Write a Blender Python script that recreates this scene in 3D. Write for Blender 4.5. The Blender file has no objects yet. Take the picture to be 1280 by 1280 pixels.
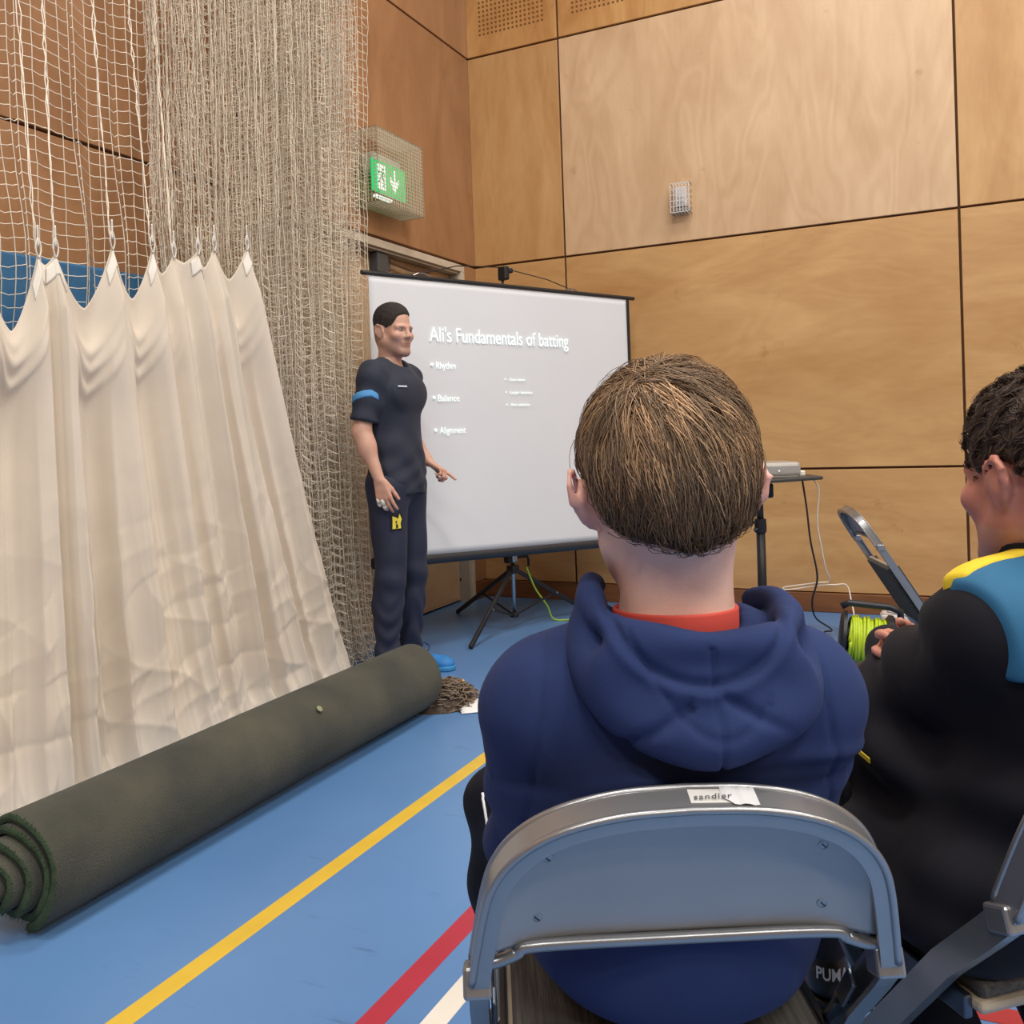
import bpy, math, random
import numpy as np
from mathutils import Vector, Matrix

# ------------------------------------------------------------------ camera, light, exposure
scene = bpy.context.scene
COL = scene.collection
R_ = math.radians
YAW = 0.444777                     # heading of the camera against the hall's long axis
EA = np.array([math.cos(YAW), -math.sin(YAW), 0.0])   # along the back wall
EB = np.array([math.sin(YAW), math.cos(YAW), 0.0])    # along the left wall
BACK_B = 5.875                     # back wall
LEFT_A = -3.034                    # left wall

cam_data = bpy.data.cameras.new('camera')
cam_data.sensor_width = 36.0
cam_data.lens = 36.0 * 1149.17 / 1280.0
cam_data.shift_y = -(640 - 560.8) / 1280.0
cam_data.clip_start = 0.02
cam = bpy.data.objects.new('camera', cam_data)
COL.objects.link(cam)
pit, rol = -0.01499, -0.036
Fv = Vector((0, math.cos(pit), math.sin(pit)))
Rv = Vector((1, 0, 0)); Uv = Rv.cross(Fv)
R2 = Rv * math.cos(rol) + Uv * math.sin(rol)
U2 = -Rv * math.sin(rol) + Uv * math.cos(rol)
cm = Matrix((R2, U2, -Fv)).transposed().to_4x4()
cm.translation = Vector((0, 0, 1.15))
cam.matrix_world = cm
scene.camera = cam

world = bpy.data.worlds.new('hall_air'); scene.world = world
world.use_nodes = True
world.node_tree.nodes['Background'].inputs[0].default_value = (0.9, 0.95, 1.0, 1)
world.node_tree.nodes['Background'].inputs[1].default_value = 0.12

vs = scene.view_settings
vs.view_transform = 'Standard'; vs.look = 'None'; vs.gamma = 1.0; vs.use_curve_mapping = False
vs.exposure = -0.12
scene.cycles.use_denoising = True
scene.cycles.max_bounces = 6

# luminaires of the sports hall: rows of panels under the roof
LAMP_Z = 5.9
for a, b, w in [(-0.6, 3.6, 1.0), (2.6, 3.6, 1.0), (5.8, 3.6, 1.0), (-0.6, 0.4, 1.0), (2.6, 0.4, 1.0), (5.8, 0.4, 1.0),
                (-0.6, -3.2, 1.0), (2.6, -3.2, 1.0), (5.8, -3.2, 1.0)]:
    ld = bpy.data.lights.new('hall_lamp', 'AREA'); ld.shape = 'RECTANGLE'
    ld.size = 1.3; ld.size_y = 0.6; ld.energy = 118 * w; ld.color = (1.0, 0.965, 0.91)
    lo = bpy.data.objects.new('hall_lamp', ld); COL.objects.link(lo)
    p = EA * a + EB * b
    lo.location = (p[0], p[1], LAMP_Z); lo.rotation_euler = (0, 0, -YAW)

# ------------------------------------------------------------------ materials
def lin(c):
    return tuple(((x / 255) / 12.92 if x / 255 <= 0.04045 else ((x / 255 + 0.055) / 1.055) ** 2.4) for x in c)

def new_mat(name):
    m = bpy.data.materials.new(name); m.use_nodes = True
    nt = m.node_tree
    return m, nt, nt.nodes['Principled BSDF']

def N(nt, t, **kw):
    n = nt.nodes.new(t)
    for k, v in kw.items():
        if k.startswith('_'):
            setattr(n, k[1:], v)
        else:
            n.inputs[k.replace('_', ' ')].default_value = v
    return n

def mat(name, rgb, rough=0.6, metal=0.0, var=0.08, vs_=12.0, bump=0.0, bs=80.0, spec=0.5, sheen=0.0,
        stretch=(1, 1, 1), emit=0.0, detail=4.0, rgb2=None, trans=0.0, coat=0.0, sss=0.0):
    """plain surface with a little procedural colour variation and fine relief"""
    m, nt, b = new_mat(name)
    c = lin(rgb)
    tc = N(nt, 'ShaderNodeTexCoord'); mp = N(nt, 'ShaderNodeMapping')
    mp.inputs['Scale'].default_value = stretch
    nt.links.new(tc.outputs['Object'], mp.inputs['Vector'])
    if var > 0 or rgb2:
        nz = N(nt, 'ShaderNodeTexNoise'); nz.inputs['Scale'].default_value = vs_; nz.inputs['Detail'].default_value = detail
        nt.links.new(mp.outputs[0], nz.inputs['Vector'])
        rp = N(nt, 'ShaderNodeValToRGB')
        rp.color_ramp.elements[0].position = 0.3; rp.color_ramp.elements[1].position = 0.7
        if rgb2:
            c0, c1 = c, lin(rgb2)
        else:
            c0 = tuple(x * (1 - var) for x in c); c1 = tuple(min(1, x * (1 + var)) for x in c)
        rp.color_ramp.elements[0].color = (*c0, 1); rp.color_ramp.elements[1].color = (*c1, 1)
        nt.links.new(nz.outputs['Fac'], rp.inputs['Fac'])
        nt.links.new(rp.outputs['Color'], b.inputs['Base Color'])
        if emit: nt.links.new(rp.outputs['Color'], b.inputs['Emission Color'])
    else:
        b.inputs['Base Color'].default_value = (*c, 1)
        b.inputs['Emission Color'].default_value = (*c, 1)
    b.inputs['Emission Strength'].default_value = emit
    b.inputs['Roughness'].default_value = rough
    b.inputs['Metallic'].default_value = metal
    b.inputs['Specular IOR Level'].default_value = spec
    b.inputs['Sheen Weight'].default_value = sheen
    b.inputs['Sheen Roughness'].default_value = 0.5
    b.inputs['Coat Weight'].default_value = coat
    if sss:
        b.inputs['Subsurface Weight'].default_value = sss
        b.inputs['Subsurface Radius'].default_value = (0.012, 0.005, 0.003)
        b.inputs['Subsurface Scale'].default_value = 1.0
    if bump > 0:
        n2 = N(nt, 'ShaderNodeTexNoise'); n2.inputs['Scale'].default_value = bs; n2.inputs['Detail'].default_value = 3
        nt.links.new(mp.outputs[0], n2.inputs['Vector'])
        bp = N(nt, 'ShaderNodeBump'); bp.inputs['Strength'].default_value = bump; bp.inputs['Distance'].default_value = 0.004
        nt.links.new(n2.outputs['Fac'], bp.inputs['Height']); nt.links.new(bp.outputs[0], b.inputs['Normal'])
    return m

# ------------------------------------------------------------------ mesh builder
class MB:
    def __init__(s):
        s.v = []; s.f = []; s.n = 0
    def add(s, V, Fc):
        V = np.asarray(V, float).reshape(-1, 3)
        s.v.append(V)
        n = s.n
        s.f.extend([tuple(i + n for i in q) for q in Fc]); s.n += len(V)
        return s
    def box(s, lo, hi, M=None):
        x0, y0, z0 = lo; x1, y1, z1 = hi
        V = np.array([(x0,y0,z0),(x1,y0,z0),(x1,y1,z0),(x0,y1,z0),(x0,y0,z1),(x1,y0,z1),(x1,y1,z1),(x0,y1,z1)], float)
        if M is not None: V = V @ np.array(M.to_3x3()).T + np.array(M.translation)
        return s.add(V, [(0,3,2,1),(4,5,6,7),(0,1,5,4),(1,2,6,5),(2,3,7,6),(3,0,4,7)])
    def bbox(s, lo, hi, r=0.004, M=None, seg=2):
        """box with rounded vertical and horizontal edges (stacked inset loops)"""
        lo = np.array(lo, float); hi = np.array(hi, float)
        c = (lo + hi) / 2; h = (hi - lo) / 2
        r = min(r, *(h * 0.95))
        rings = []
        ang = [i * math.pi / 2 / seg for i in range(seg + 1)]
        prof = [(-h[2] + r - r * math.cos(t) , r - r * math.sin(t)) for t in ang]   # z, inset
        prof += [(h[2] - r + r * math.cos(t), r - r * math.sin(t)) for t in ang[::-1]]
        V = []
        k = 4 * (seg + 1)
        for z, ins in prof:
            for q, (sx, sy) in enumerate(((1, 1), (-1, 1), (-1, -1), (1, -1))):
                for t in ang:
                    tt = t + q * math.pi / 2
                    V.append((sx * (h[0] - r) + (r - ins) * math.cos(tt), sy * (h[1] - r) + (r - ins) * math.sin(tt), z))
        V = np.array(V) + c
        if M is not None: V = V @ np.array(M.to_3x3()).T + np.array(M.translation)
        Fc = []
        m = len(prof)
        for i in range(m - 1):
            for j in range(k):
                Fc.append((i*k+j, i*k+(j+1)%k, (i+1)*k+(j+1)%k, (i+1)*k+j))
        Fc.append(tuple(range(k - 1, -1, -1))); Fc.append(tuple((m - 1) * k + j for j in range(k)))
        return s.add(V, Fc)
    def tube(s, pts, r, n=8, caps=True, closed=False, flat=None):
        """round tube along pts; r scalar or list"""
        P = np.asarray(pts, float); m = len(P)
        rr = np.full(m, r, float) if np.isscalar(r) else np.asarray(r, float)
        T = np.zeros_like(P)
        if closed:
            T = np.roll(P, -1, 0) - np.roll(P, 1, 0)
        else:
            T[1:-1] = P[2:] - P[:-2]; T[0] = P[1] - P[0]; T[-1] = P[-1] - P[-2]
        T /= np.linalg.norm(T, axis=1)[:, None] + 1e-12
        ref = np.array([0, 0, 1.0]) if abs(T[0][2]) < 0.9 else np.array([1.0, 0, 0])
        u = np.cross(T[0], ref); u /= np.linalg.norm(u)
        V = []
        for i in range(m):
            u = u - T[i] * (u @ T[i]); u /= np.linalg.norm(u) + 1e-12
            w = np.cross(T[i], u)
            for j in range(n):
                t = 2 * math.pi * j / n
                V.append(P[i] + rr[i] * (math.cos(t) * u + math.sin(t) * w))
        Fc = []
        for i in range(m if closed else m - 1):
            i2 = (i + 1) % m
            for j in range(n):
                Fc.append((i*n+j, i*n+(j+1)%n, i2*n+(j+1)%n, i2*n+j))
        if caps and not closed:
            Fc.append(tuple(range(n - 1, -1, -1))); Fc.append(tuple((m - 1) * n + j for j in range(n)))
        return s.add(V, Fc)
    def sweep(s, pts, prof, nrm, caps=True, closed=False):
        """profile [(p,q)] swept along pts; q runs along the fixed vector nrm, p along tangent x nrm"""
        P = np.asarray(pts, float); m = len(P); nrm = np.asarray(nrm, float); nrm = nrm / np.linalg.norm(nrm)
        T = np.zeros_like(P)
        if closed: T = np.roll(P, -1, 0) - np.roll(P, 1, 0)
        else:
            T[1:-1] = P[2:] - P[:-2]; T[0] = P[1] - P[0]; T[-1] = P[-1] - P[-2]
        T /= np.linalg.norm(T, axis=1)[:, None]
        V = []
        for i in range(m):
            nn = nrm - T[i] * (nrm @ T[i]); nn /= np.linalg.norm(nn)
            u = np.cross(T[i], nn)
            for p, q in prof: V.append(P[i] + p * u + q * nn)
        n = len(prof); Fc = []
        for i in range(m if closed else m - 1):
            i2 = (i + 1) % m
            for j in range(n): Fc.append((i*n+j, i*n+(j+1)%n, i2*n+(j+1)%n, i2*n+j))
        if caps and not closed:
            Fc.append(tuple(range(n - 1, -1, -1))); Fc.append(tuple((m - 1) * n + j for j in range(n)))
        return s.add(V, Fc)
    def lathe(s, prof, n=24, M=None):
        """profile [(r,z)] about z"""
        V = []; m = len(prof)
        for r, z in prof:
            for j in range(n):
                t = 2 * math.pi * j / n; V.append((r * math.cos(t), r * math.sin(t), z))
        V = np.array(V)
        if M is not None: V = V @ np.array(M.to_3x3()).T + np.array(M.translation)
        Fc = []
        for i in range(m - 1):
            for j in range(n): Fc.append((i*n+j, i*n+(j+1)%n, (i+1)*n+(j+1)%n, (i+1)*n+j))
        Fc.append(tuple(range(n - 1, -1, -1))); Fc.append(tuple((m - 1) * n + j for j in range(n)))
        return s.add(V, Fc)
    def grid(s, G, thick=0.0):
        """G: (m,n,3) array of points"""
        m, n, _ = G.shape
        Fc = [(i*n+j, i*n+j+1, (i+1)*n+j+1, (i+1)*n+j) for i in range(m - 1) for j in range(n - 1)]
        return s.add(G.reshape(-1, 3), Fc)
    def mesh(s, name, smooth=False):
        me = bpy.data.meshes.new(name)
        me.from_pydata(np.concatenate(s.v) if s.v else [], [], s.f)
        if smooth: me.shade_smooth()
        return me
    def build(s, name, m=None, parent=None, smooth=False, auto=None):
        me = s.mesh(name, smooth)
        if auto is not None:
            me.shade_smooth(); me.set_sharp_from_angle(angle=R_(auto))
        if m: me.materials.append(m)
        return link(name, me, parent)

def link(name, data, parent=None):
    o = bpy.data.objects.new(name, data); COL.objects.link(o)
    if parent is not None: o.parent = parent
    return o
def empty(name, loc=(0, 0, 0), rz=0.0, parent=None):
    o = link(name, None, parent); o.empty_display_size = 0.1
    o.location = loc; o.rotation_euler = (0, 0, rz); return o
def tag(o, label, cat, group=None, kind=None):
    o['label'] = label; o['category'] = cat
    if group: o['group'] = group
    if kind: o['kind'] = kind
    return o
def structure(o, label=None, cat=None):
    o['kind'] = 'structure'
    if label: o['label'] = label
    if cat: o['category'] = cat
    return o
def rotframe(x, y, z, loc=(0, 0, 0)):
    """matrix whose columns are the axes x,y,z"""
    M = Matrix((x, y, z)).transposed().to_4x4(); M.translation = Vector(loc); return M

def text_mesh(body, size, extrude=0.0004, shear=0.0, align='LEFT', spacing=1.0, offset=0.0):
    cu = bpy.data.curves.new('lettering', 'FONT')
    cu.body = body; cu.size = size; cu.extrude = extrude; cu.shear = shear; cu.align_x = align
    cu.space_character = spacing; cu.offset = offset; cu.resolution_u = 3
    o = bpy.data.objects.new('lettering', cu); COL.objects.link(o)
    dg = bpy.context.evaluated_depsgraph_get(); dg.update()
    me = bpy.data.meshes.new_from_object(o.evaluated_get(dg))
    bpy.data.objects.remove(o); bpy.data.curves.remove(cu)
    return me
def spline(pts, n=8):
    """Catmull-Rom through the points"""
    P = np.asarray(pts, float); P = np.vstack([2 * P[0] - P[1], P, 2 * P[-1] - P[-2]])
    out = []
    for i in range(1, len(P) - 2):
        for t in np.linspace(0, 1, n, endpoint=False):
            a, b, c, d = P[i - 1], P[i], P[i + 1], P[i + 2]
            out.append(0.5 * (2 * b + (c - a) * t + (2 * a - 5 * b + 4 * c - d) * t * t + (3 * b - a - 3 * c + d) * t ** 3))
    out.append(P[-2]); return np.array(out)
def circle(n=12, r=0.01):
    return [(r * math.cos(2 * math.pi * i / n), r * math.sin(2 * math.pi * i / n)) for i in range(n)]
def rectprof(w, d, r=0.003):
    out = []
    for sx, sy, a0 in ((1, 1, 0), (-1, 1, 90), (-1, -1, 180), (1, -1, 270)):
        for k in (0, 45, 90):
            t = R_(a0 + k); out.append((sx * (w / 2 - r) + r * math.cos(t), sy * (d / 2 - r) + r * math.sin(t)))
    return out
# ------------------------------------------------------------------ the hall
def plywood(name, c_lo, c_hi, scale=1.0, rough=0.42, holes=False, figure=0.35, horizontal=False):
    m, nt, b = new_mat(name)
    tc = N(nt, 'ShaderNodeTexCoord'); oi = N(nt, 'ShaderNodeObjectInfo')
    off = N(nt, 'ShaderNodeVectorMath', _operation='MULTIPLY_ADD')
    comb = N(nt, 'ShaderNodeCombineXYZ')
    for k in ('X', 'Y', 'Z'): nt.links.new(oi.outputs['Random'], comb.inputs[k])
    off.inputs[1].default_value = (17.3, 9.1, 23.7)
    nt.links.new(comb.outputs[0], off.inputs[0]); nt.links.new(tc.outputs['Object'], off.inputs[2])
    mp = N(nt, 'ShaderNodeMapping'); mp.inputs['Scale'].default_value = (0.55, 0.55, 1.9) if horizontal else (1.7, 1.7, 0.55)
    nt.links.new(off.outputs[0], mp.inputs['Vector'])
    n1 = N(nt, 'ShaderNodeTexNoise'); n1.inputs['Scale'].default_value = 1.5 * scale; n1.inputs['Detail'].default_value = 6; n1.inputs['Distortion'].default_value = 1.4
    nt.links.new(mp.outputs[0], n1.inputs['Vector'])
    # contour lines of the noise make the cathedral figure of rotary-cut veneer
    mul = N(nt, 'ShaderNodeMath', _operation='MULTIPLY'); mul.inputs[1].default_value = 60.0
    n1b = N(nt, 'ShaderNodeTexNoise'); n1b.inputs['Scale'].default_value = 1.6 * scale; n1b.inputs['Detail'].default_value = 2; n1b.inputs['Distortion'].default_value = 0.6
    nt.links.new(mp.outputs[0], n1b.inputs['Vector'])
    nt.links.new(n1b.outputs['Fac'], mul.inputs[0])
    sn = N(nt, 'ShaderNodeMath', _operation='SINE'); nt.links.new(mul.outputs[0], sn.inputs[0])
    n2 = N(nt, 'ShaderNodeTexNoise'); n2.inputs['Scale'].default_value = 34.0; n2.inputs['Detail'].default_value = 5
    mp2 = N(nt, 'ShaderNodeMapping'); mp2.inputs['Scale'].default_value = (0.35, 0.35, 1.5) if horizontal else (1.5, 1.5, 0.3)
    nt.links.new(off.outputs[0], mp2.inputs['Vector']); nt.links.new(mp2.outputs[0], n2.inputs['Vector'])
    s1 = N(nt, 'ShaderNodeMath', _operation='MULTIPLY_ADD'); s1.inputs[1].default_value = 0.10 * figure
    nt.links.new(sn.outputs[0], s1.inputs[0]); nt.links.new(n1.outputs['Fac'], s1.inputs[2])
    s2 = N(nt, 'ShaderNodeMath', _operation='MULTIPLY_ADD'); s2.inputs[1].default_value = 0.22
    nt.links.new(n2.outputs['Fac'], s2.inputs[0]); nt.links.new(s1.outputs[0], s2.inputs[2])
    rv = N(nt, 'ShaderNodeMath', _operation='MULTIPLY_ADD'); rv.inputs[1].default_value = 0.10
    nt.links.new(oi.outputs['Random'], rv.inputs[0]); nt.links.new(s2.outputs[0], rv.inputs[2])
    rp = N(nt, 'ShaderNodeValToRGB')
    rp.color_ramp.elements[0].position = 0.38; rp.color_ramp.elements[1].position = 0.92
    rp.color_ramp.elements[0].color = (*lin(c_lo), 1); rp.color_ramp.elements[1].color = (*lin(c_hi), 1)
    nt.links.new(rv.outputs[0], rp.inputs['Fac'])
    col = rp.outputs['Color']
    # small dark knots and scuffs
    n3 = N(nt, 'ShaderNodeTexNoise'); n3.inputs['Scale'].default_value = 5.5; n3.inputs['Detail'].default_value = 8; n3.inputs['Roughness'].default_value = 0.7
    nt.links.new(off.outputs[0], n3.inputs['Vector'])
    r3 = N(nt, 'ShaderNodeValToRGB'); r3.color_ramp.elements[0].position = 0.64; r3.color_ramp.elements[1].position = 0.80
    r3.color_ramp.elements[0].color = (0, 0, 0, 1); r3.color_ramp.elements[1].color = (1, 1, 1, 1)
    nt.links.new(n3.outputs['Fac'], r3.inputs['Fac'])
    mx = N(nt, 'ShaderNodeMix', _data_type='RGBA', _blend_type='MULTIPLY')
    mx.inputs['B'].default_value = (0.62, 0.52, 0.42, 1)
    nt.links.new(r3.outputs['Color'], mx.inputs['Factor']); nt.links.new(col, mx.inputs['A'])
    col = mx.outputs['Result']
    if holes:
        sp = N(nt, 'ShaderNodeSeparateXYZ'); nt.links.new(tc.outputs['Object'], sp.inputs[0])
        ds = []
        for ax in ('X', 'Z'):
            q = N(nt, 'ShaderNodeMath', _operation='MULTIPLY'); q.inputs[1].default_value = 1 / 0.032
            nt.links.new(sp.outputs[ax], q.inputs[0])
            fr = N(nt, 'ShaderNodeMath', _operation='FRACT'); nt.links.new(q.outputs[0], fr.inputs[0])
            c0 = N(nt, 'ShaderNodeMath', _operation='SUBTRACT'); c0.inputs[1].default_value = 0.5; nt.links.new(fr.outputs[0], c0.inputs[0])
            sq = N(nt, 'ShaderNodeMath', _operation='MULTIPLY'); nt.links.new(c0.outputs[0], sq.inputs[0]); nt.links.new(c0.outputs[0], sq.inputs[1])
            ds.append(sq)
        ad = N(nt, 'ShaderNodeMath', _operation='ADD'); nt.links.new(ds[0].outputs[0], ad.inputs[0]); nt.links.new(ds[1].outputs[0], ad.inputs[1])
        lt = N(nt, 'ShaderNodeMath', _operation='LESS_THAN'); lt.inputs[1].default_value = 0.075
        nt.links.new(ad.outputs[0], lt.inputs[0])
        # plain margin round the perforated field (generated coordinates of the board)
        sg = N(nt, 'ShaderNodeSeparateXYZ'); nt.links.new(tc.outputs['Generated'], sg.inputs[0])
        cur = lt.outputs[0]
        for ax, e in (('X', 0.13 if holes == 'narrow' else 0.036), ('Z', 0.085)):
            for op, val in (('GREATER_THAN', e), ('LESS_THAN', 1 - e)):
                g = N(nt, 'ShaderNodeMath', _operation=op); g.inputs[1].default_value = val; nt.links.new(sg.outputs[ax], g.inputs[0])
                mm = N(nt, 'ShaderNodeMath', _operation='MULTIPLY'); nt.links.new(cur, mm.inputs[0]); nt.links.new(g.outputs[0], mm.inputs[1]); cur = mm.outputs[0]
        mh = N(nt, 'ShaderNodeMix', _data_type='RGBA'); mh.inputs['B'].default_value = (*lin((122, 78, 38)), 1)
        nt.links.new(cur, mh.inputs['Factor']); nt.links.new(col, mh.inputs['A']); col = mh.outputs['Result']
    nt.links.new(col, b.inputs['Base Color'])
    b.inputs['Roughness'].default_value = rough
    bp = N(nt, 'ShaderNodeBump'); bp.inputs['Strength'].default_value = 0.05; bp.inputs['Distance'].default_value = 0.002
    nt.links.new(n2.outputs['Fac'], bp.inputs['Height']); nt.links.new(bp.outputs[0], b.inputs['Normal'])
    return m

PLY = plywood('birch_plywood_amber', (180, 131, 79), (210, 167, 112), figure=0.30)
PLY_H = plywood('birch_plywood_amber_low', (182, 134, 82), (210, 166, 110), figure=0.35, horizontal=True)
PLY_PALE = plywood('birch_plywood_pale', (196, 158, 118), (220, 186, 146), figure=0.75)
PLY_HOLES = plywood('birch_plywood_perforated', (176, 122, 66), (214, 166, 104), holes=True)
PLY_HOLES_N = plywood('birch_plywood_perforated_narrow', (176, 122, 66), (214, 166, 104), holes='narrow')
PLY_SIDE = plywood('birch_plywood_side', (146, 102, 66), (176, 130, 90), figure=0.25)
JOINT = mat('joint_shadow_gap', (84, 54, 26), rough=0.9, var=0.1)
BASE_M = mat('skirting_hardwood', (138, 88, 48), rough=0.5, var=0.25, vs_=3, stretch=(1, 1, 8), rgb2=(112, 68, 36))

# floor: blue polyurethane with faint scuffs
m, nt, b = new_mat('blue_sports_floor')
tc = N(nt, 'ShaderNodeTexCoord')
n1 = N(nt, 'ShaderNodeTexNoise'); n1.inputs['Scale'].default_value = 1.1; n1.inputs['Detail'].default_value = 5
nt.links.new(tc.outputs['Object'], n1.inputs['Vector'])
rp = N(nt, 'ShaderNodeValToRGB'); rp.color_ramp.elements[0].position = 0.3; rp.color_ramp.elements[1].position = 0.7
rp.color_ramp.elements[0].color = (*lin((84, 124, 174)), 1); rp.color_ramp.elements[1].color = (*lin((95, 136, 184)), 1)
nt.links.new(n1.outputs['Fac'], rp.inputs['Fac'])
mp = N(nt, 'ShaderNodeMapping'); mp.inputs['Scale'].default_value = (2.2, 14.0, 1.0); mp.inputs['Rotation'].default_value = (0, 0, R_(38))
nt.links.new(tc.outputs['Object'], mp.inputs['Vector'])
n2 = N(nt, 'ShaderNodeTexNoise'); n2.inputs['Scale'].default_value = 1.6; n2.inputs['Detail'].default_value = 9; n2.inputs['Roughness'].default_value = 0.72
nt.links.new(mp.outputs[0], n2.inputs['Vector'])
r2 = N(nt, 'ShaderNodeValToRGB'); r2.color_ramp.elements[0].position = 0.61; r2.color_ramp.elements[1].position = 0.76
nt.links.new(n2.outputs['Fac'], r2.inputs['Fac'])
mx = N(nt, 'ShaderNodeMix', _data_type='RGBA'); mx.inputs['B'].default_value = (*lin((66, 92, 132)), 1)
nt.links.new(r2.outputs['Color'], mx.inputs['Factor']); nt.links.new(rp.outputs['Color'], mx.inputs['A'])
nt.links.new(mx.outputs['Result'], b.inputs['Base Color'])
b.inputs['Roughness'].default_value = 0.34; b.inputs['Specular IOR Level'].default_value = 0.4
FLOOR_M = m

A0, A1, B0 = LEFT_A, 9.0, -9.0
fl = MB().box((A0 - 0.3, B0, -0.1), (A1, BACK_B + 0.3, 0.0)).build('floor', FLOOR_M)
fl.rotation_euler.z = -YAW
structure(fl, 'blue sports hall floor with painted court lines', 'floor')
def line(a0, b0, a1, b1, w, rgb, name, h=0.0006):
    d = np.array([a1 - a0, b1 - b0]); d = d / np.linalg.norm(d); n = np.array([-d[1], d[0]]) * w / 2
    c = [(a0 - n[0], b0 - n[1]), (a1 - n[0], b1 - n[1]), (a1 + n[0], b1 + n[1]), (a0 + n[0], b0 + n[1])]
    V = [(x, y, 0.0) for x, y in c] + [(x, y, h) for x, y in c]
    MB().add(V, [(0,3,2,1),(4,5,6,7),(0,1,5,4),(1,2,6,5),(2,3,7,6),(3,0,4,7)]).build(name, mat(name + '_paint', rgb, rough=0.4, var=0.05), fl)
line(-1.532, -6.0, -1.532, 5.3, 0.053, (212, 176, 56), 'yellow_line')
line(-1.062, -6.0, -1.062, 1.968, 0.055, (170, 44, 62), 'red_line')
line(-1.062, 1.968, 6.0, 1.968, 0.055, (170, 44, 54), 'red_line', 0.0009)
line(-0.945, -6.0, -0.945, 1.90, 0.050, (226, 220, 208), 'white_line')
line(-0.20, 1.0, -0.20, 3.0, 0.034, (226, 214, 196), 'white_line', 0.0012)

# ---- back wall
ZA, ZB, ZC, ZBB = 3.835, 2.352, 0.877, 0.124
G = 0.007
def panel(parent, lo, hi, m):
    return MB().bbox(lo, hi, r=0.002, seg=1).build('plywood_panel', m, parent)
wb = MB().box((A0 - 0.3, BACK_B, 0), (A1, BACK_B + 0.25, 6.4)).build('wall_back', JOINT)
wb.rotation_euler.z = -YAW; structure(wb, 'plywood panelled end wall of the sports hall', 'wall')
T = 0.016                          # the boards stand proud of the dark joints
cols = [A0, -2.34, 0.08, 2.50, 4.92, 7.34, A1]
rows = [ZBB, ZC, ZB, ZA, 5.3, 6.4]
for i in range(len(cols) - 1):
    for j in range(len(rows) - 1):
        mm = PLY_H if j < 2 else PLY
        if j == 2 and i == 1: mm = PLY_PALE
        if j == 3: mm = PLY_HOLES_N if i == 0 else PLY_HOLES
        panel(wb, (cols[i] + (0 if i == 0 else G), BACK_B - T, rows[j] + (G if j else 0)), (cols[i + 1] - G, BACK_B + 0.004, rows[j + 1] - G), mm)
bb = MB().bbox((A0, BACK_B - 0.03, 0), (A1, BACK_B + 0.003, ZBB - 0.006), r=0.004).build('baseboard_back', BASE_M)
bb.rotation_euler.z = -YAW; structure(bb, 'dark wooden skirting along the end wall', 'skirting')

# ---- left wall with a recessed doorway near the corner
wl = MB().box((A0 - 0.30, B0, 0), (A0 - 0.12, BACK_B + 0.25, 6.4)).build('wall_left', JOINT)
wl.rotation_euler.z = -YAW; structure(wl, 'plywood panelled side wall behind the netting', 'wall')
bcols = [B0, -6.23, -3.81, -1.39, 1.03, 3.45, BACK_B]
DB0, DB1, DZ = 3.72, 5.62, 2.335            # doorway
for i in range(len(bcols) - 1):
    for j, (z0, z1) in enumerate(((0, ZB), (ZB, ZA), (ZA, 6.4))):
        b0, b1 = bcols[i] + G, bcols[i + 1] - (G if i < 5 else 0)
        g0 = z0 + (G if j else 0)
        if i == 5 and j == 0:
            panel(wl, (A0 - 0.13, b0, g0), (A0, DB0 - 0.004, z1 - G), PLY_SIDE)
            panel(wl, (A0 - 0.13, DB1 + 0.055, ZBB), (A0, b1, z1 - G), PLY_SIDE)
        else:
            panel(wl, (A0 - 0.13, b0, g0), (A0, b1, z1 - G), PLY_SIDE)
bl = MB().bbox((A0 - 0.05, DB1 + 0.055, 0), (A0 + 0.012, BACK_B - 0.03, ZBB - 0.006), r=0.003).build('baseboard_left', BASE_M)
bl.rotation_euler.z = -YAW; structure(bl, 'short dark skirting between the doorway and the corner', 'skirting')
CREAM = mat('cream_paint', (205, 192, 172), rough=0.5, var=0.05)
GREYP = mat('grey_lining_paint', (168, 160, 146), rough=0.55, var=0.05)
DOORW = mat('pale_door_veneer', (196, 166, 132), rough=0.45, var=0.10, vs_=4, stretch=(1, 6, 1))
DARK = mat('black_plastic', (26, 26, 29), rough=0.45, var=0.1)
STEEL = mat('brushed_steel', (168, 168, 168), rough=0.3, metal=1.0, var=0.05)
dr = empty('door_1', (0, 0, 0), -YAW); structure(dr, 'pale door in a cream frame behind the projection screen', 'door')
x0 = A0
MB().bbox((x0 - 0.125, DB0, DZ - 0.045), (x0 + 0.014, DB1 + 0.05, DZ + 0.002), r=0.003).bbox((x0 - 0.125, DB1, 0), (x0 + 0.014, DB1 + 0.05, DZ - 0.045), r=0.003)\
    .bbox((x0 - 0.125, DB0, 0), (x0 + 0.014, DB0 + 0.05, DZ - 0.045), r=0.003).build('door_frame', CREAM, dr)
MB().box((x0 - 0.12, DB1 - 0.012, 0), (x0 - 0.004, DB1, DZ - 0.05)).box((x0 - 0.12, DB0 + 0.05, DZ - 0.06), (x0 - 0.004, DB1, DZ - 0.046)).build('frame_lining', GREYP, dr)
lf = MB().bbox((x0 - 0.118, DB0 + 0.055, 0.012), (x0 - 0.075, DB1 - 0.016, DZ - 0.062), r=0.003).build('door_leaf', DOORW, dr)
MB().bbox((x0 - 0.078, DB0 + 0.09, 0.03), (x0 - 0.072, DB1 - 0.05, 0.36), r=0.002).build('kick_plate', mat('kick_plate_birch', (198, 166, 128), var=0.08, vs_=5), lf)
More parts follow.
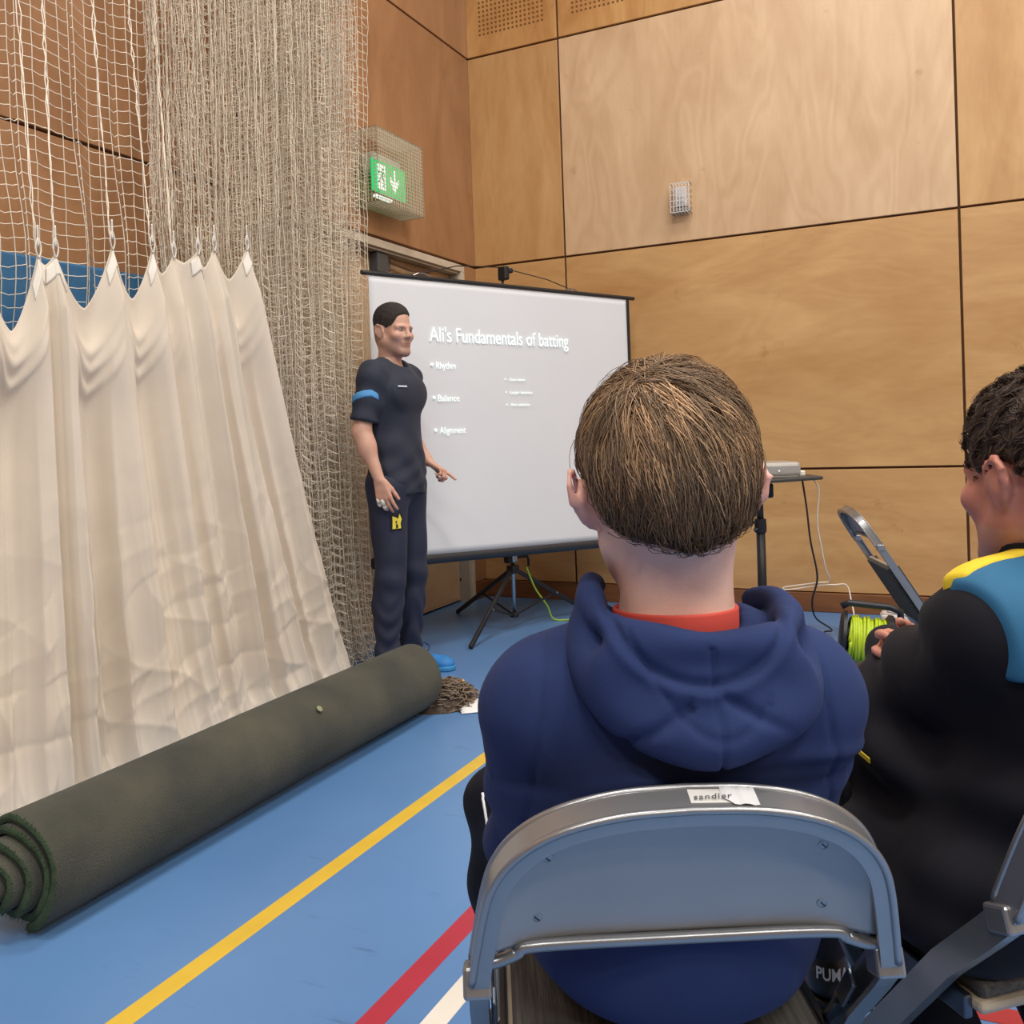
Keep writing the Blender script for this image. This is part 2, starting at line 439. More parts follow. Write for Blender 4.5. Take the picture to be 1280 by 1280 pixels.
cl = MB().bbox((x0 - 0.075, 4.63, DZ - 0.185), (x0 - 0.012, 4.75, DZ - 0.065), r=0.008).bbox((x0 - 0.07, 4.72, DZ - 0.16), (x0 - 0.03, 4.80, DZ - 0.08), r=0.008).build('door_closer', mat('closer_grey', (74, 76, 80), rough=0.4), lf)
MB().tube([rq for rq in ((x0 - 0.03, 4.78, DZ - 0.10), (x0 - 0.02, 5.0, DZ - 0.12), (x0 - 0.05, 5.3, DZ - 0.09))], 0.012, 8).build('closer_arm', mat('closer_arm_bronze', (120, 98, 84), rough=0.4, metal=0.6), cl)
MB().lathe([(0.0005, 0), (0.011, 0), (0.011, 0.006), (0.0005, 0.006)], 12, rotframe((1, 0, 0), (0, 0, -1), (0, -1, 0), (x0 - 0.075, DB1 - 0.009, 0.155))).build('bolt_hole', DARK, dr)

# ---- the rest of the hall, out of the picture
WALL_P = mat('painted_blockwork', (206, 178, 140), rough=0.8, var=0.06)
o = MB().box((A0 - 0.3, B0, 6.4), (A1, BACK_B + 0.3, 6.5)).build('ceiling', mat('ceiling_white', (228, 226, 220), rough=0.9)); o.rotation_euler.z = -YAW; structure(o, 'white ceiling of the hall', 'ceiling')
o = MB().box((A1, B0, 0), (A1 + 0.2, BACK_B + 0.3, 6.4)).build('wall_right', WALL_P); o.rotation_euler.z = -YAW; structure(o, 'plain far side wall of the hall', 'wall')
o = MB().box((A0 - 0.3, B0 - 0.2, 0), (A1, B0, 6.4)).build('wall_front', WALL_P); o.rotation_euler.z = -YAW; structure(o, 'plain wall behind the camera', 'wall')
# ------------------------------------------------------------------ netting, canvas, turf roll
rng = np.random.default_rng(7)
def room(a, b, z):
    """room coordinates -> world, arrays allowed"""
    a, b, z = np.broadcast_arrays(a, b, z)
    return np.stack([a * EA[0] + b * EB[0], a * EA[1] + b * EB[1], z], -1)
def quad_mesh(name, V, Q, m, parent=None, smooth=True):
    me = bpy.data.meshes.new(name)
    V = np.asarray(V, np.float32).reshape(-1, 3); Q = np.asarray(Q, np.int32).reshape(-1, 4)
    me.vertices.add(len(V)); me.vertices.foreach_set('co', V.ravel())
    me.loops.add(Q.size); me.loops.foreach_set('vertex_index', Q.ravel())
    me.polygons.add(len(Q)); me.polygons.foreach_set('loop_start', np.arange(0, Q.size, 4, dtype=np.int32))
    me.update(calc_edges=True)
    if smooth: me.shade_smooth()
    if m: me.materials.append(m)
    return link(name, me, parent)
def strands(P, r, o1, o2):
    """P (k,m,3) polylines -> three sided tubes; o1,o2 unit offsets (k,m,3) or (3,)"""
    k, m, _ = P.shape
    o1 = np.broadcast_to(o1, P.shape); o2 = np.broadcast_to(o2, P.shape)
    ang = [R_(90), R_(210), R_(330)]
    V = np.stack([P + r * (math.cos(t) * o1 + math.sin(t) * o2) for t in ang], 2)   # k,m,3,3
    idx = np.arange(k * m * 3).reshape(k, m, 3)
    Q = np.stack([idx[:, :-1, [0, 1, 2]], idx[:, :-1, [1, 2, 0]], idx[:, 1:, [1, 2, 0]], idx[:, 1:, [0, 1, 2]]], -1)
    return V.reshape(-1, 3), Q.reshape(-1, 4)

NET_M = mat('cream_netting_twine', (240, 227, 206), rough=0.85, var=0.10, vs_=6)
HB = np.array([2.078, 2.144, 2.379, 2.563, 2.699, 2.797, 2.91, 3.073])
HZ = np.array([1.80, 1.811, 1.877, 1.896, 1.90, 1.926, 1.961, 1.988])
HA = np.array([-2.70, -2.70, -2.70, -2.70, -2.73, -2.70, -2.72, -2.69])
# plan of the net: loose on the left, pulled together in deep pleats on the right
bs, as_, slack = [], [], []
for b in np.arange(1.25, 2.02, 0.026): bs.append(b); as_.append(-2.87 + 0.03 * math.sin(b * 40)); slack.append(0.6)
for b in np.arange(2.04, 2.70, 0.046): bs.append(b); as_.append(-2.865 + 0.012 * math.sin(b * 17)); slack.append(0.35)
n_loose = len(bs)
nd = 330
for i in range(nd):
    t = i / (nd - 1)
    ph = i / 12.0 * 2 * math.pi + 0.6 * math.sin(i * 0.13)
    tri = 2 / math.pi * math.asin(math.sin(ph))
    bs.append(2.70 + 1.36 * t ** 0.9 + 0.012 * math.cos(ph)); as_.append(-2.835 + (0.045 + 0.075 * min(1, t * 3)) * tri * (1 + 0.25 * math.sin(i * 0.71)))
    slack.append(1.0)
bs = np.array(bs); as_ = np.array(as_); slack = np.array(slack)
K = len(bs); ROW = 0.046
zz = np.arange(0.03, 4.7, ROW); NZ = len(zz)
Z = np.broadcast_to(zz, (K, NZ)).copy()
Bm = np.broadcast_to(bs[:, None], (K, NZ)).copy(); Am = np.broadcast_to(as_[:, None], (K, NZ)).copy()
# rows are not level: they swing a little, each strand slips up and down
Z += 0.012 * np.sin(bs[:, None] * 9 + 0.4) + slack[:, None] * rng.normal(0, 0.006, (K, NZ)) + slack[:, None] * rng.normal(0, 0.012, (K, 1))
# wandering verticals
w = np.cumsum(rng.normal(0, 1, (K, NZ)), 1); w -= w.mean(1, keepdims=True)
Bm += slack[:, None] * 0.0016 * w + rng.normal(0, 0.0022, (K, NZ)) * slack[:, None]
w2 = np.cumsum(rng.normal(0, 1, (K, NZ)), 1); w2 -= w2.mean(1, keepdims=True)
Am += slack[:, None] * 0.0022 * w2
# the bundle narrows towards the floor, its free edge hangs back
tt = np.clip((Bm - 2.70) / 1.5, 0, 1)
Bm += tt * (0.04 - 0.115 * np.clip((3.3 - Z) / 2.0, 0, 1)) + tt * 0.10 * np.clip((0.5 - Z) / 0.5, 0, 1) ** 2
Bm += 0.15 * np.clip((2.0 - Z) / 2.0, 0, 1) * (1 - tt) * (Bm > 2.68)
# strands drawn together where the canvas hangs on the net
for hb, hz in zip(HB[:4], HZ[:4]):
    d = Bm - hb
    g = np.exp(-(d / 0.045) ** 2) * np.exp(-np.clip(Z - hz - 0.10, 0, None) / 1.6) * 0.75
    Bm -= d * g
    Am += 0.06 * np.exp(-(d / 0.04) ** 2) * np.exp(-((Z - hz) / 0.3) ** 2)
keep = np.ones((K, NZ), bool)
P = room(Am, Bm, Z)
V1, Q1 = strands(P, 0.0021, EA, EB)
V1[..., 2] += 0
# cut the loose strands above the canvas's lower half (canvas hangs there)
rowid = np.repeat(np.arange(NZ - 1)[None], K, 0)
ok = ~((np.arange(K) < n_loose)[:, None] & (zz[:-1][None] < 1.15))
ok &= ~((Bm[:, :-1] < 3.05 + 0.58 * np.clip((1.9 - zz[:-1][None]) / 1.9, 0, 1)) & (zz[:-1][None] < np.where(Bm[:, :-1] < 2.68, 1.40, 1.75)))
Q1 = Q1[np.repeat(ok.reshape(-1), 3)]
# cross twines: sagging bit between neighbouring strands
A_, B_ = P[:-1], P[1:]
okh = ok.copy()[:-1]; okh = np.concatenate([okh, np.ones((K - 1, 1), bool)], 1)
gap = np.linalg.norm(B_ - A_, axis=2)
okh &= gap < 0.12
A_, B_, gp = A_[okh], B_[okh], gap[okh]
sag = np.clip(0.050 - gp, 0.004, 0.05) * 0.38 + rng.uniform(0, 0.004, len(gp))
up = rng.uniform(0, 1, len(gp)) < 0.25
mid = (A_ + B_) / 2; mid[:, 2] -= sag
q1 = A_ * 0.75 + B_ * 0.25; q1[:, 2] -= sag * 0.75
H = np.stack([A_, mid, B_], 1)
dh = B_ - A_; dh[:, 2] = 0; dh /= np.linalg.norm(dh, axis=1)[:, None] + 1e-9
pp = np.stack([-dh[:, 1], dh[:, 0], np.zeros(len(dh))], 1)
V2, Q2 = strands(H, 0.0018, pp[:, None, :].repeat(3, 1), np.array([0, 0, 1.0]))
net = empty('cricket_net', tuple(room(-2.79, 3.6, 0.0)))
def local(V, o): return np.asarray(V) - np.array(o.location)
o = quad_mesh('net_mesh', local(np.concatenate([V1, V2]), net), np.concatenate([Q1, Q2 + len(V1)]), NET_M, net, smooth=False)
o['kind'] = 'stuff'
tag(net, 'tall cream cricket net gathered into pleats beside the canvas curtain', 'netting')
# gathered cords from the roof to the canvas hooks
for k, (hb, hz, ha, top) in enumerate(zip(HB[:5], HZ[:5], HA[:5], (0.06, 0.16, 0.08, 0.05, 0.08))):
    zs = np.linspace(hz + 0.02, 4.7, 70)
    mb = MB()
    for q in range(2):
        j = np.cumsum(rng.normal(0, 0.0018, 70)); j -= j[0]
        t = (zs - hz) / 2.7
        mb.tube(local(room(ha - 0.07 * np.clip(t * 3, 0, 1) + 0.003 * np.sin(zs * 60 + q * 2.1), hb + top * t + j + 0.003 * np.cos(zs * 55 + q * 2.1), zs), net), 0.0021, 4, caps=False)
    mb.build('gather_cord', NET_M, net)

# ---- canvas skirt
CANVAS = mat('cream_canvas', (218, 204, 185), rough=0.88, var=0.045, vs_=5, bump=0.12, bs=420, sheen=0.15)
hb = np.concatenate([[1.30, 1.62, 1.88], HB]); hz = np.concatenate([[1.74, 1.80, 1.82], HZ]); ha = np.concatenate([[-2.70, -2.69, -2.71], HA])
sagv = np.array([0.20, 0.20, 0.27, 0.035, 0.20, 0.185, 0.08, 0.035, 0.07, 0.13])
matw = np.array([0.42, 0.42, 0.46, 0.12, 0.46, 0.42, 0.30, 0.20, 0.26, 0.40])
cum = np.concatenate([[0], np.cumsum(matw)]); NU, NV = 560, 190
U = np.linspace(0, cum[-1] + 0.10, NU)
ki = np.clip(np.searchsorted(cum, U, side='right') - 1, 0, len(matw) - 1)
t = np.clip((U - cum[ki]) / matw[ki], 0, 1); over = np.clip(U - cum[-1], 0, None)
btop = hb[ki] * (1 - t) + hb[ki + 1] * t + over * 0.25
tent = 1 - np.abs(2 * t - 1) ** 1.5
ztop = hz[ki] * (1 - t) + hz[ki + 1] * t - sagv[ki] * tent - over * 1.1
atop = ha[ki] * (1 - t) + ha[ki + 1] * t
bbot = 1.15 + (3.60 - 1.15) * (U / U[-1])
vv = np.linspace(0, 1, NV)[None, :]
mixv = (0.75 * vv + 0.25 * vv ** 2)
Bc = btop[:, None] * (1 - mixv) + bbot[:, None] * mixv
zfl = 0.012 + 0.05 * np.clip((U - U[-1] + 0.5) / 0.5, 0, 1)
Zc = ztop[:, None] * (1 - vv) + zfl[:, None] * vv
def crisp(x, p=0.62):                                   # rounded valleys, narrow ridges
    c = np.cos(x); return np.sign(c) * np.abs(c) ** p
ridge = 2 * np.abs(np.cos(math.pi * t)) ** 2.2 - 1          # narrow ridges run down from every hook
ph2 = U * 2 * math.pi / 0.150 + 1.3 * np.sin(U * 5.1) + 0.6
ph3 = U * 2 * math.pi / 0.071 + 1.9 * np.sin(U * 8.3)
amp1 = 0.054 * np.clip(matw[ki] / 0.4, 0.45, 1.1)
a_fold = amp1[:, None] * ridge[:, None] * (0.75 + 0.45 * vv - 0.50 * vv ** 2)
drift = 0.9 * np.sin(vv * 2.3 + U[:, None] * 3.3)
mod2 = np.clip(0.65 + 0.55 * np.sin(U * 4.3 + 1.0), 0.1, 1.2)[:, None]
a_fold += 0.026 * mod2 * (1 - 2 * np.abs(np.sin(0.5 * (ph2[:, None] + drift))) ** 0.8) * np.clip((vv - 0.10) * 1.8, 0, 1)
a_fold += 0.006 * (1.1 - mod2) * (1 - 2 * np.abs(np.sin(0.5 * (ph3[:, None] + 1.6 * drift))) ** 0.9) * np.clip((vv - 0.22) * 1.6, 0, 1)
# the slack between hooks droops in swags
vd = np.clip((hz[ki][:, None] - Zc) / 0.45, 0, 3)
pouch = tent[:, None] * sagv[ki][:, None]
a_fold += 0.22 * pouch * np.exp(-((vd - 0.75) / 0.28) ** 2)
for q in (0.30, 0.44, 0.60):
    sw = vd - (q + 0.75 * np.abs(t[:, None] - 0.5) * 0 + 0.85 * tent[:, None] * 0.5)
    a_fold += 0.06 * pouch * np.exp(-(sw / 0.06) ** 2)
# creases near the floor, running with the folds and across them
xs, ys = Bc, Zc
def crease(u, w): return (1 - np.abs(np.sin(u + 1.4 * np.sin(w))) ** 0.5)
cr = 0.010 * crease(14 * xs + 9 * ys, 7 * xs - 5 * ys) - 0.009 * crease(-10 * xs + 13 * ys + 1, 6 * xs + 4 * ys) + 0.006 * crease(25 * xs - 16 * ys, 13 * ys + 5 * xs)
a_fold += cr * np.clip((vv - 0.35) / 0.5, 0, 1)
a_fold *= np.clip(0.12 + vv * 9, 0, 1)
big = np.sin(U * 6.3 + 0.5)[:, None] * 0.035 + np.sin(U * 3.1 + 2.0)[:, None] * 0.03
flare = vv ** 1.5 * (0.0 + 0.9 * big)
Ac = atop[:, None] * (1 - vv) + (-2.645) * vv + a_fold + flare
Ac += 0.025 * np.clip((0.16 - Zc) / 0.16, 0, 1) ** 1.5            # hem kicks out on the floor
Ac = np.maximum(Ac, -2.90)
Gc = room(Ac, Bc, Zc)
cv = empty('canvas_curtain', tuple(room(-2.72, 2.8, 0.0)))
idx = np.arange(NU * NV).reshape(NU, NV)
Qc = np.stack([idx[:-1, :-1], idx[1:, :-1], idx[1:, 1:], idx[:-1, 1:]], -1)
cs = quad_mesh('canvas_sheet', local(Gc, cv), Qc, CANVAS, cv)
so = cs.modifiers.new('thickness', 'SOLIDIFY'); so.thickness = 0.0015; so.offset = 0
tag(cv, 'cream canvas curtain hanging in folds from hooks on the net', 'curtain')
# hem tape along the top edge near the hooks and the hooks
HOOK = mat('white_hook', (226, 220, 208), rough=0.5)
for k in range(3, len(hb)):
    c = room(ha[k] + 0.012, hb[k], hz[k])
    mb = MB()
    zz2 = np.linspace(-0.015, 0.055, 10)
    loop = [c + np.array([0, 0, z]) + EB * 0.010 * math.sin((z + 0.015) / 0.07 * math.pi) * s for s in (1, -1) for z in (zz2 if s == 1 else zz2[::-1])]
    mb.tube(local(np.array(loop), cv), 0.0028, 6)
    mb.tube(local(room(ha[k] + 0.012 + 0.0 * zz2, hb[k], hz[k] + 0.04 + zz2), cv), 0.0035, 6)
    mb.build('hook', HOOK, cv, smooth=True)
    i0 = int(np.argmin(np.abs(U - cum[k])))
    sl = slice(max(0, i0 - 9), min(NU, i0 + 10))
    Gt = Gc[sl, 1:8] + EA * 0.004
    quad = np.arange(Gt.shape[0] * Gt.shape[1]).reshape(Gt.shape[:2])
    ht = quad_mesh('hem_tape', local(Gt, cv), np.stack([quad[:-1, :-1], quad[1:, :-1], quad[1:, 1:], quad[:-1, 1:]], -1), mat('hem_tape_white', (236, 228, 214), rough=0.8), cv) if k in (3, 4, 5, 6, 8, 10) else None
    if ht:
        so = ht.modifiers.new('thickness', 'SOLIDIFY'); so.thickness = 0.002; so.offset = 0
i0 = int(np.argmin(np.abs(U - (cum[3] + 0.05)))); j0 = int(np.argmin(np.abs(Zc[i0] - 1.60)))
ec = local(Gc[i0, j0] + EA * 0.003, cv)
MB().lathe([(0.004, 0), (0.009, 0), (0.009, 0.003), (0.004, 0.003)], 14, rotframe(tuple(EB), (0, 0, 1), tuple(EA), tuple(ec))).build('eyelet', mat('eyelet_brass', (96, 84, 70), rough=0.4, metal=0.7), cv)

# ---- blue padding on the wall behind
BLUEPAD = mat('blue_wall_padding', (52, 108, 152), rough=0.6, var=0.06)
o = MB().bbox((A0 + 0.001, -0.9, 0.02), (A0 + 0.032, 3.09, 1.868), r=0.012).build('wall_padding', BLUEPAD)
o.rotation_euler.z = -YAW
tag(o, 'blue padded wall mat seen through the net above the canvas', 'wall mat')

# ---- rolled artificial turf
TURF = mat('turf_back_olive', (84, 82, 68), rough=0.95, var=0.3, vs_=3.5, bump=1.0, bs=240, rgb2=(50, 53, 48), sheen=0.05, detail=9)
TURF_IN = mat('turf_pile_green', (76, 92, 62), rough=0.95, var=0.3, vs_=30, bump=1.0, bs=300, rgb2=(52, 68, 44))
pn, pf = np.array([-1.225, 2.20, 0]), np.array([-0.455, 3.87, 0])
ax = pf - pn; Lr = np.linalg.norm(ax); ax /= Lr; side = np.array([ax[1], -ax[0], 0])
rl = empty('turf_roll', tuple(pn)); tag(rl, 'dark green rolled artificial turf lying on the blue floor', 'turf roll')
turns, R0, th = 5.2, 0.147, 0.020
n = 330
ang = np.linspace(0, turns * 2 * math.pi, n)
rad = R0 - (th + 0.0045) * ang / (2 * math.pi)
rad = rad + 0.003 * np.sin(ang * 2 + 1) * (ang > 6.3)
def pt(r, a, y):
    return side[None] * (r * np.cos(a))[:, None] + np.array([0, 0, 1.0])[None] * (R0 + r * np.sin(a))[:, None] + ax[None] * y[:, None]
a_s = ang - math.pi * 0.42          # outer edge tucks under on the camera side
near = -0.030 * np.clip((ang - 5.5) / 6.28, 0, 4) - 0.006 * np.sin(ang * 3)
near = near - 0.012 * np.exp(-((ang - 1.0) / 1.5) ** 2)
far = Lr + 0.004 * np.sin(ang * 2.3)
ys = np.linspace(0, 1, 46)
rows_o = np.stack([pt(rad + 0.0015 * np.sin(7 * y + ang * 3), a_s, near * (1 - y) + far * y) for y in ys], 1)
rows_i = np.stack([pt(rad - th, a_s, near * (1 - y) + far * y) for y in ys], 1)
mbo = MB().grid(rows_o); mbo.build('turf_backing', TURF, rl, smooth=True)
mbi = MB().grid(rows_i[:, ::-1]); mbi.build('turf_pile', TURF_IN, rl, smooth=True)
for k in (0, -1):
    ends = MB()
    e = np.stack([rows_o[:, k], rows_o[:, k] * 0.6 + rows_i[:, k] * 0.4 + (-ax * 0.006 if k == 0 else ax * 0.006), rows_i[:, k]], 1); ends.grid(e if k == 0 else e[:, ::-1])
    ends.build('turf_edge', TURF_IN, rl, smooth=True)
# frayed fibres on the near edge
fr = MB(); rr = random.Random(3)
for k in range(900):
    i = rr.randrange(0, n - 60); p = rows_o[i, 0]; d = (p - (np.array([0, 0, R0]) + ax * near[i])); d /= np.linalg.norm(d)
    tip = p + d * rr.uniform(0.002, 0.007) - ax * rr.uniform(0.001, 0.008) + np.array([rr.uniform(-1, 1), rr.uniform(-1, 1), rr.uniform(-1, 1)]) * 0.004
    u = np.cross(d, ax) * 0.0012
    fr.add([p - u, p + u, tip], [(0, 1, 2)])
fr.build('frayed_fibres', TURF_IN, rl)['kind'] = 'stuff'
sp = MB()
c0 = ax * 1.05 + side * (R0 * math.cos(0.72)) + np.array([0, 0, R0 + R0 * math.sin(0.72)])
nn = side * math.cos(0.72) + np.array([0, 0, math.sin(0.72)])
sp.lathe([(0.0005, 0.0), (0.012, 0.0), (0.011, 0.002), (0.0005, 0.0035)], 9, rotframe(tuple(ax), tuple(np.cross(nn, ax)), tuple(nn), tuple(c0 + nn * 0.001)))
sp.build('pale_blob', mat('dried_glue', (140, 142, 112), rough=0.8), rl)
# ------------------------------------------------------------------ projection screen on its tripod
SC = np.array([0.026, 5.35, 0.0]); SRX = np.array([1.498, 1.24, 0]) / np.linalg.norm([1.498, 1.24]); SNY = np.array([-SRX[1], SRX[0], 0])
scr = empty('projection_screen', (SC[0], SC[1], 0), math.atan2(SRX[1], SRX[0]))
tag(scr, 'white tripod projection screen showing a slide with a bullet list', 'projection screen')
SCREEN_M = mat('screen_fabric', (222, 223, 225), rough=0.9, var=0.012, vs_=2)
BLK = mat('black_satin', (30, 31, 34), rough=0.42, var=0.1)
BLK_CASE = mat('dark_case_enamel', (44, 47, 52), rough=0.35, var=0.06)
def zbot(x): return 0.480 - 0.038 * x
xl, xr, zt = -0.985, 0.925, 1.988
fx = np.linspace(xl, xr, 50); fz = np.linspace(0, 1, 40)
Gs = np.array([[(x, -0.055 + 0.003 * math.sin(x * 5) * math.sin(v * 3), zt * (1 - v) + (zbot(x) + 0.02) * v) for v in fz] for x in fx])
fab = MB().grid(Gs).build('screen_fabric', SCREEN_M, scr, smooth=True)
so = fab.modifiers.new('thickness', 'SOLIDIFY'); so.thickness = 0.0012; so.offset = 1
for s, x in ((1, xr - 0.004),):
    MB().box((x - 0.014, -0.0625, zbot(x) + 0.01), (x + 0.008, -0.050, zt)).build('black_border', BLK, scr)
MB().tube([(xl - 0.04, -0.055, zt + 0.010), (xr + 0.055, -0.055, zt + 0.010)], 0.012, 10).build('top_bar', BLK, scr, smooth=False)
MB().sweep([(x, -0.035, zbot(x)) for x in (xl - 0.02, xr + 0.05)], [(0.030 * math.cos(t) * 1.0, 0.034 * math.sin(t)) for t in np.linspace(0, 2 * math.pi, 17)[:-1]], (0, 1, 0)).build('roller_case', BLK_CASE, scr, auto=40)
def sl(P):                                   # world -> screen local
    q = np.asarray(P, float) - SC; return np.array([q @ SRX, q @ SNY, q[2]])
pole = np.array([-0.02, 5.40, 0]); pl = sl(pole); px_, py_ = pl[0], pl[1]
CHROME = mat('chrome', (196, 196, 198), rough=0.18, metal=1.0, var=0.03)
GREYPOLE = mat('grey_pole_enamel', (120, 118, 116), rough=0.4, metal=0.4)
MB().tube([(px_, py_, 0.085), (px_, py_, 1.2)], 0.0125, 12).build('pole', CHROME, scr, smooth=True)
MB().tube([(px_, py_, 1.2), (px_, py_, 2.075)], 0.0085, 10).build('extension_rod', GREYPOLE, scr, smooth=True)
MB().bbox((px_ - 0.02, py_ - 0.045, 2.055), (px_ + 0.020, py_ + 0.022, 2.135), r=0.009).bbox((px_ + 0.012, py_ - 0.05, 2.095), (px_ + 0.045, py_ - 0.01, 2.125), r=0.008).build('rod_hook', DARK, scr)
MB().tube([(px_ - 0.01, py_ - 0.02, 2.128), (-0.40, -0.03, 2.09), (-0.66, -0.05, zt + 0.035)], 0.0035, 6).tube([(px_ + 0.03, py_ - 0.02, 2.12), (0.25, -0.04, 2.065), (0.43, -0.05, zt + 0.030)], 0.003, 6).build('hanging_cord', DARK, scr)
for x in (-0.66, 0.43):
    MB().tube([(x - 0.05, -0.055, zt + 0.02), (x - 0.02, -0.055, zt + 0.034), (x + 0.02, -0.055, zt + 0.034), (x + 0.05, -0.055, zt + 0.02)], 0.004, 6).build('cord_bracket', STEEL, scr)
MB().bbox((px_ - 0.028, py_ - 0.03, 0.335), (px_ + 0.028, py_ + 0.03, 0.385), r=0.008).build('leg_collar', DARK, scr)
MB().bbox((px_ - 0.022, py_ - 0.028, 0.405), (px_ + 0.016, py_ + 0.020, 0.455), r=0.006).build('case_clamp', CHROME, scr)
MB().bbox((px_ - 0.055, py_ - 0.028, 0.40), (px_ - 0.02, py_ + 0.020, 0.455), r=0.008).build('clamp_lever', DARK, scr)
MB().tube([(px_ + 0.02, py_ + 0.01, 0.425), (px_ + 0.13, py_ + 0.02, 0.42), (px_ + 0.14, py_ + 0.02, 0.40), (px_ + 0.14, py_ + 0.02, 0.36)], 0.008, 8).build('carry_handle', DARK, scr)
MB().bbox((px_ - 0.02, py_ - 0.02, 0.075), (px_ + 0.02, py_ + 0.02, 0.105), r=0.006).build('pole_foot', DARK, scr)
for fxw in ((-0.263, 4.945), (0.446, 5.839), (-0.393, 5.968)):
    f = sl((*fxw, 0.011)); top = np.array([px_, py_, 0.352]); d = (f - top); dh = np.array([d[0], d[1], 0]); dh /= np.linalg.norm(dh)
    top = top + dh * 0.024
    lg = MB().sweep([top, f], rectprof(0.020, 0.024, 0.003), (0, 0, 1)).build('leg', DARK, scr)
    q = top + (f - top) * 0.52
    MB().sweep([np.array([px_, py_, 0.09]) + dh * 0.016, q], rectprof(0.006, 0.014, 0.002), (0, 0, 1)).build('brace', DARK, lg)
    MB().lathe([(0.0005, -0.008), (0.006, -0.008), (0.006, 0.008), (0.0005, 0.008)], 10, rotframe((1, 0, 0), (0, 0, 1), (0, -1, 0), tuple(q + np.array([0, -0.016, 0.0])))).build('rivet', CHROME, lg)
# the slide: pale lettering
SLIDE = mat('projected_lettering', (244, 255, 252), rough=0.9, var=0, emit=0.42)
def slide_text(body, x, z, cap, width, k=1.0):
    me = text_mesh(body, cap / 0.70, 0.0004, offset=0.0)
    v = np.empty(len(me.vertices) * 3); me.vertices.foreach_get('co', v); v = v.reshape(-1, 3)
    wdt = v[:, 0].max() - v[:, 0].min(); v[:, 0] = (v[:, 0] - v[:, 0].min()) * width / wdt
    me.vertices.foreach_set('co', v.ravel()); me.materials.append(SLIDE)
    o = link('slide_lettering', me, scr); o.rotation_euler = (R_(90), 0, 0); o.location = (x - 0.035, -0.0635, z - 0.004); o['kind'] = 'stuff'; return o
slide_text("Ali's Fundamentals of batting", -0.592, 1.668, 0.078, 1.01)
for body, x, z, w, bx, bz in (('Rhythm', -0.556, 1.523, 0.128, -0.583, 1.545), ('Balance', -0.552, 1.347, 0.142, -0.577, 1.368), ('Alignment', -0.549, 1.173, 0.174, -0.574, 1.194)):
    slide_text(body, x, z, 0.036, w); 
    MB().lathe([(0.0005, 0), (0.009, 0), (0.009, 0.001), (0.0005, 0.001)], 10, rotframe((1, 0, 0), (0, 0, 1), (0, -1, 0), (bx - 0.035, -0.0625, bz - 0.004))).build('slide_bullet', SLIDE, scr)
for body, x, z, w in (('Open stance', -0.052, 1.462, 0.118), ('Larger decision', -0.049, 1.388, 0.166), ('Shot selection', -0.046, 1.318, 0.142)):
    slide_text(body, x, z, 0.0165, w)
    MB().lathe([(0.0005, 0), (0.005, 0), (0.005, 0.001), (0.0005, 0.001)], 8, rotframe((1, 0, 0), (0, 0, 1), (0, -1, 0), (x - 0.065, -0.0625, z + 0.005))).build('slide_bullet', SLIDE, scr)

# ------------------------------------------------------------------ emergency exit sign in its cage
CAGE = mat('cream_wire', (206, 196, 170), rough=0.5, var=0.05)
es = empty('exit_sign', tuple(room(A0, 4.65, 2.50)), -YAW); tag(es, 'green lit exit sign in a cream wire cage on the side wall', 'exit sign')
x0c, x1c, y0c, y1c, z0c, z1c = 0.0, 0.162, -0.25, 0.245, 0.0, 0.42
cg = MB(); rw = 0.0016
def wire(p, q): cg.box(tuple(np.minimum(p, q) - rw), tuple(np.maximum(p, q) + rw))
ny_, nz_, nx_ = 24, 20, 7
for i in range(ny_ + 1):
    y = y0c + (y1c - y0c) * i / ny_
    wire(np.array((x1c, y, z0c)), np.array((x1c, y, z1c)))
    for z in (z0c, z1c): wire(np.array((x0c, y, z)), np.array((x1c, y, z)))
for i in range(nz_ + 1):
    z = z0c + (z1c - z0c) * i / nz_
    wire(np.array((x1c, y0c, z)), np.array((x1c, y1c, z)))
    for y in (y0c, y1c): wire(np.array((x0c, y, z)), np.array((x1c, y, z)))
for i in range(nx_ + 1):
    x = x0c + (x1c - x0c) * i / nx_
    for z in (z0c, z1c): wire(np.array((x, y0c, z)), np.array((x, y1c, z)))
    for y in (y0c, y1c): wire(np.array((x, y, z0c)), np.array((x, y, z1c)))
cg.build('wire_cage', CAGE, es)
MB().bbox((0.0, -0.18, 0.20), (0.085, 0.12, 0.31), r=0.01).build('lamp_housing', mat('housing_white', (214, 210, 200), rough=0.5), es)
MB().bbox((0.118, -0.255, 0.062), (0.128, 0.098, 0.245), r=0.002).build('sign_plate', mat('sign_green', (34, 190, 110), rough=0.4, var=0.0, emit=0.75), es)
WHT = mat('sign_white', (240, 255, 246), rough=0.4, var=0.0, emit=1.0)
GRN = mat('sign_dark_green', (30, 150, 96), rough=0.4, var=0.0, emit=0.35)
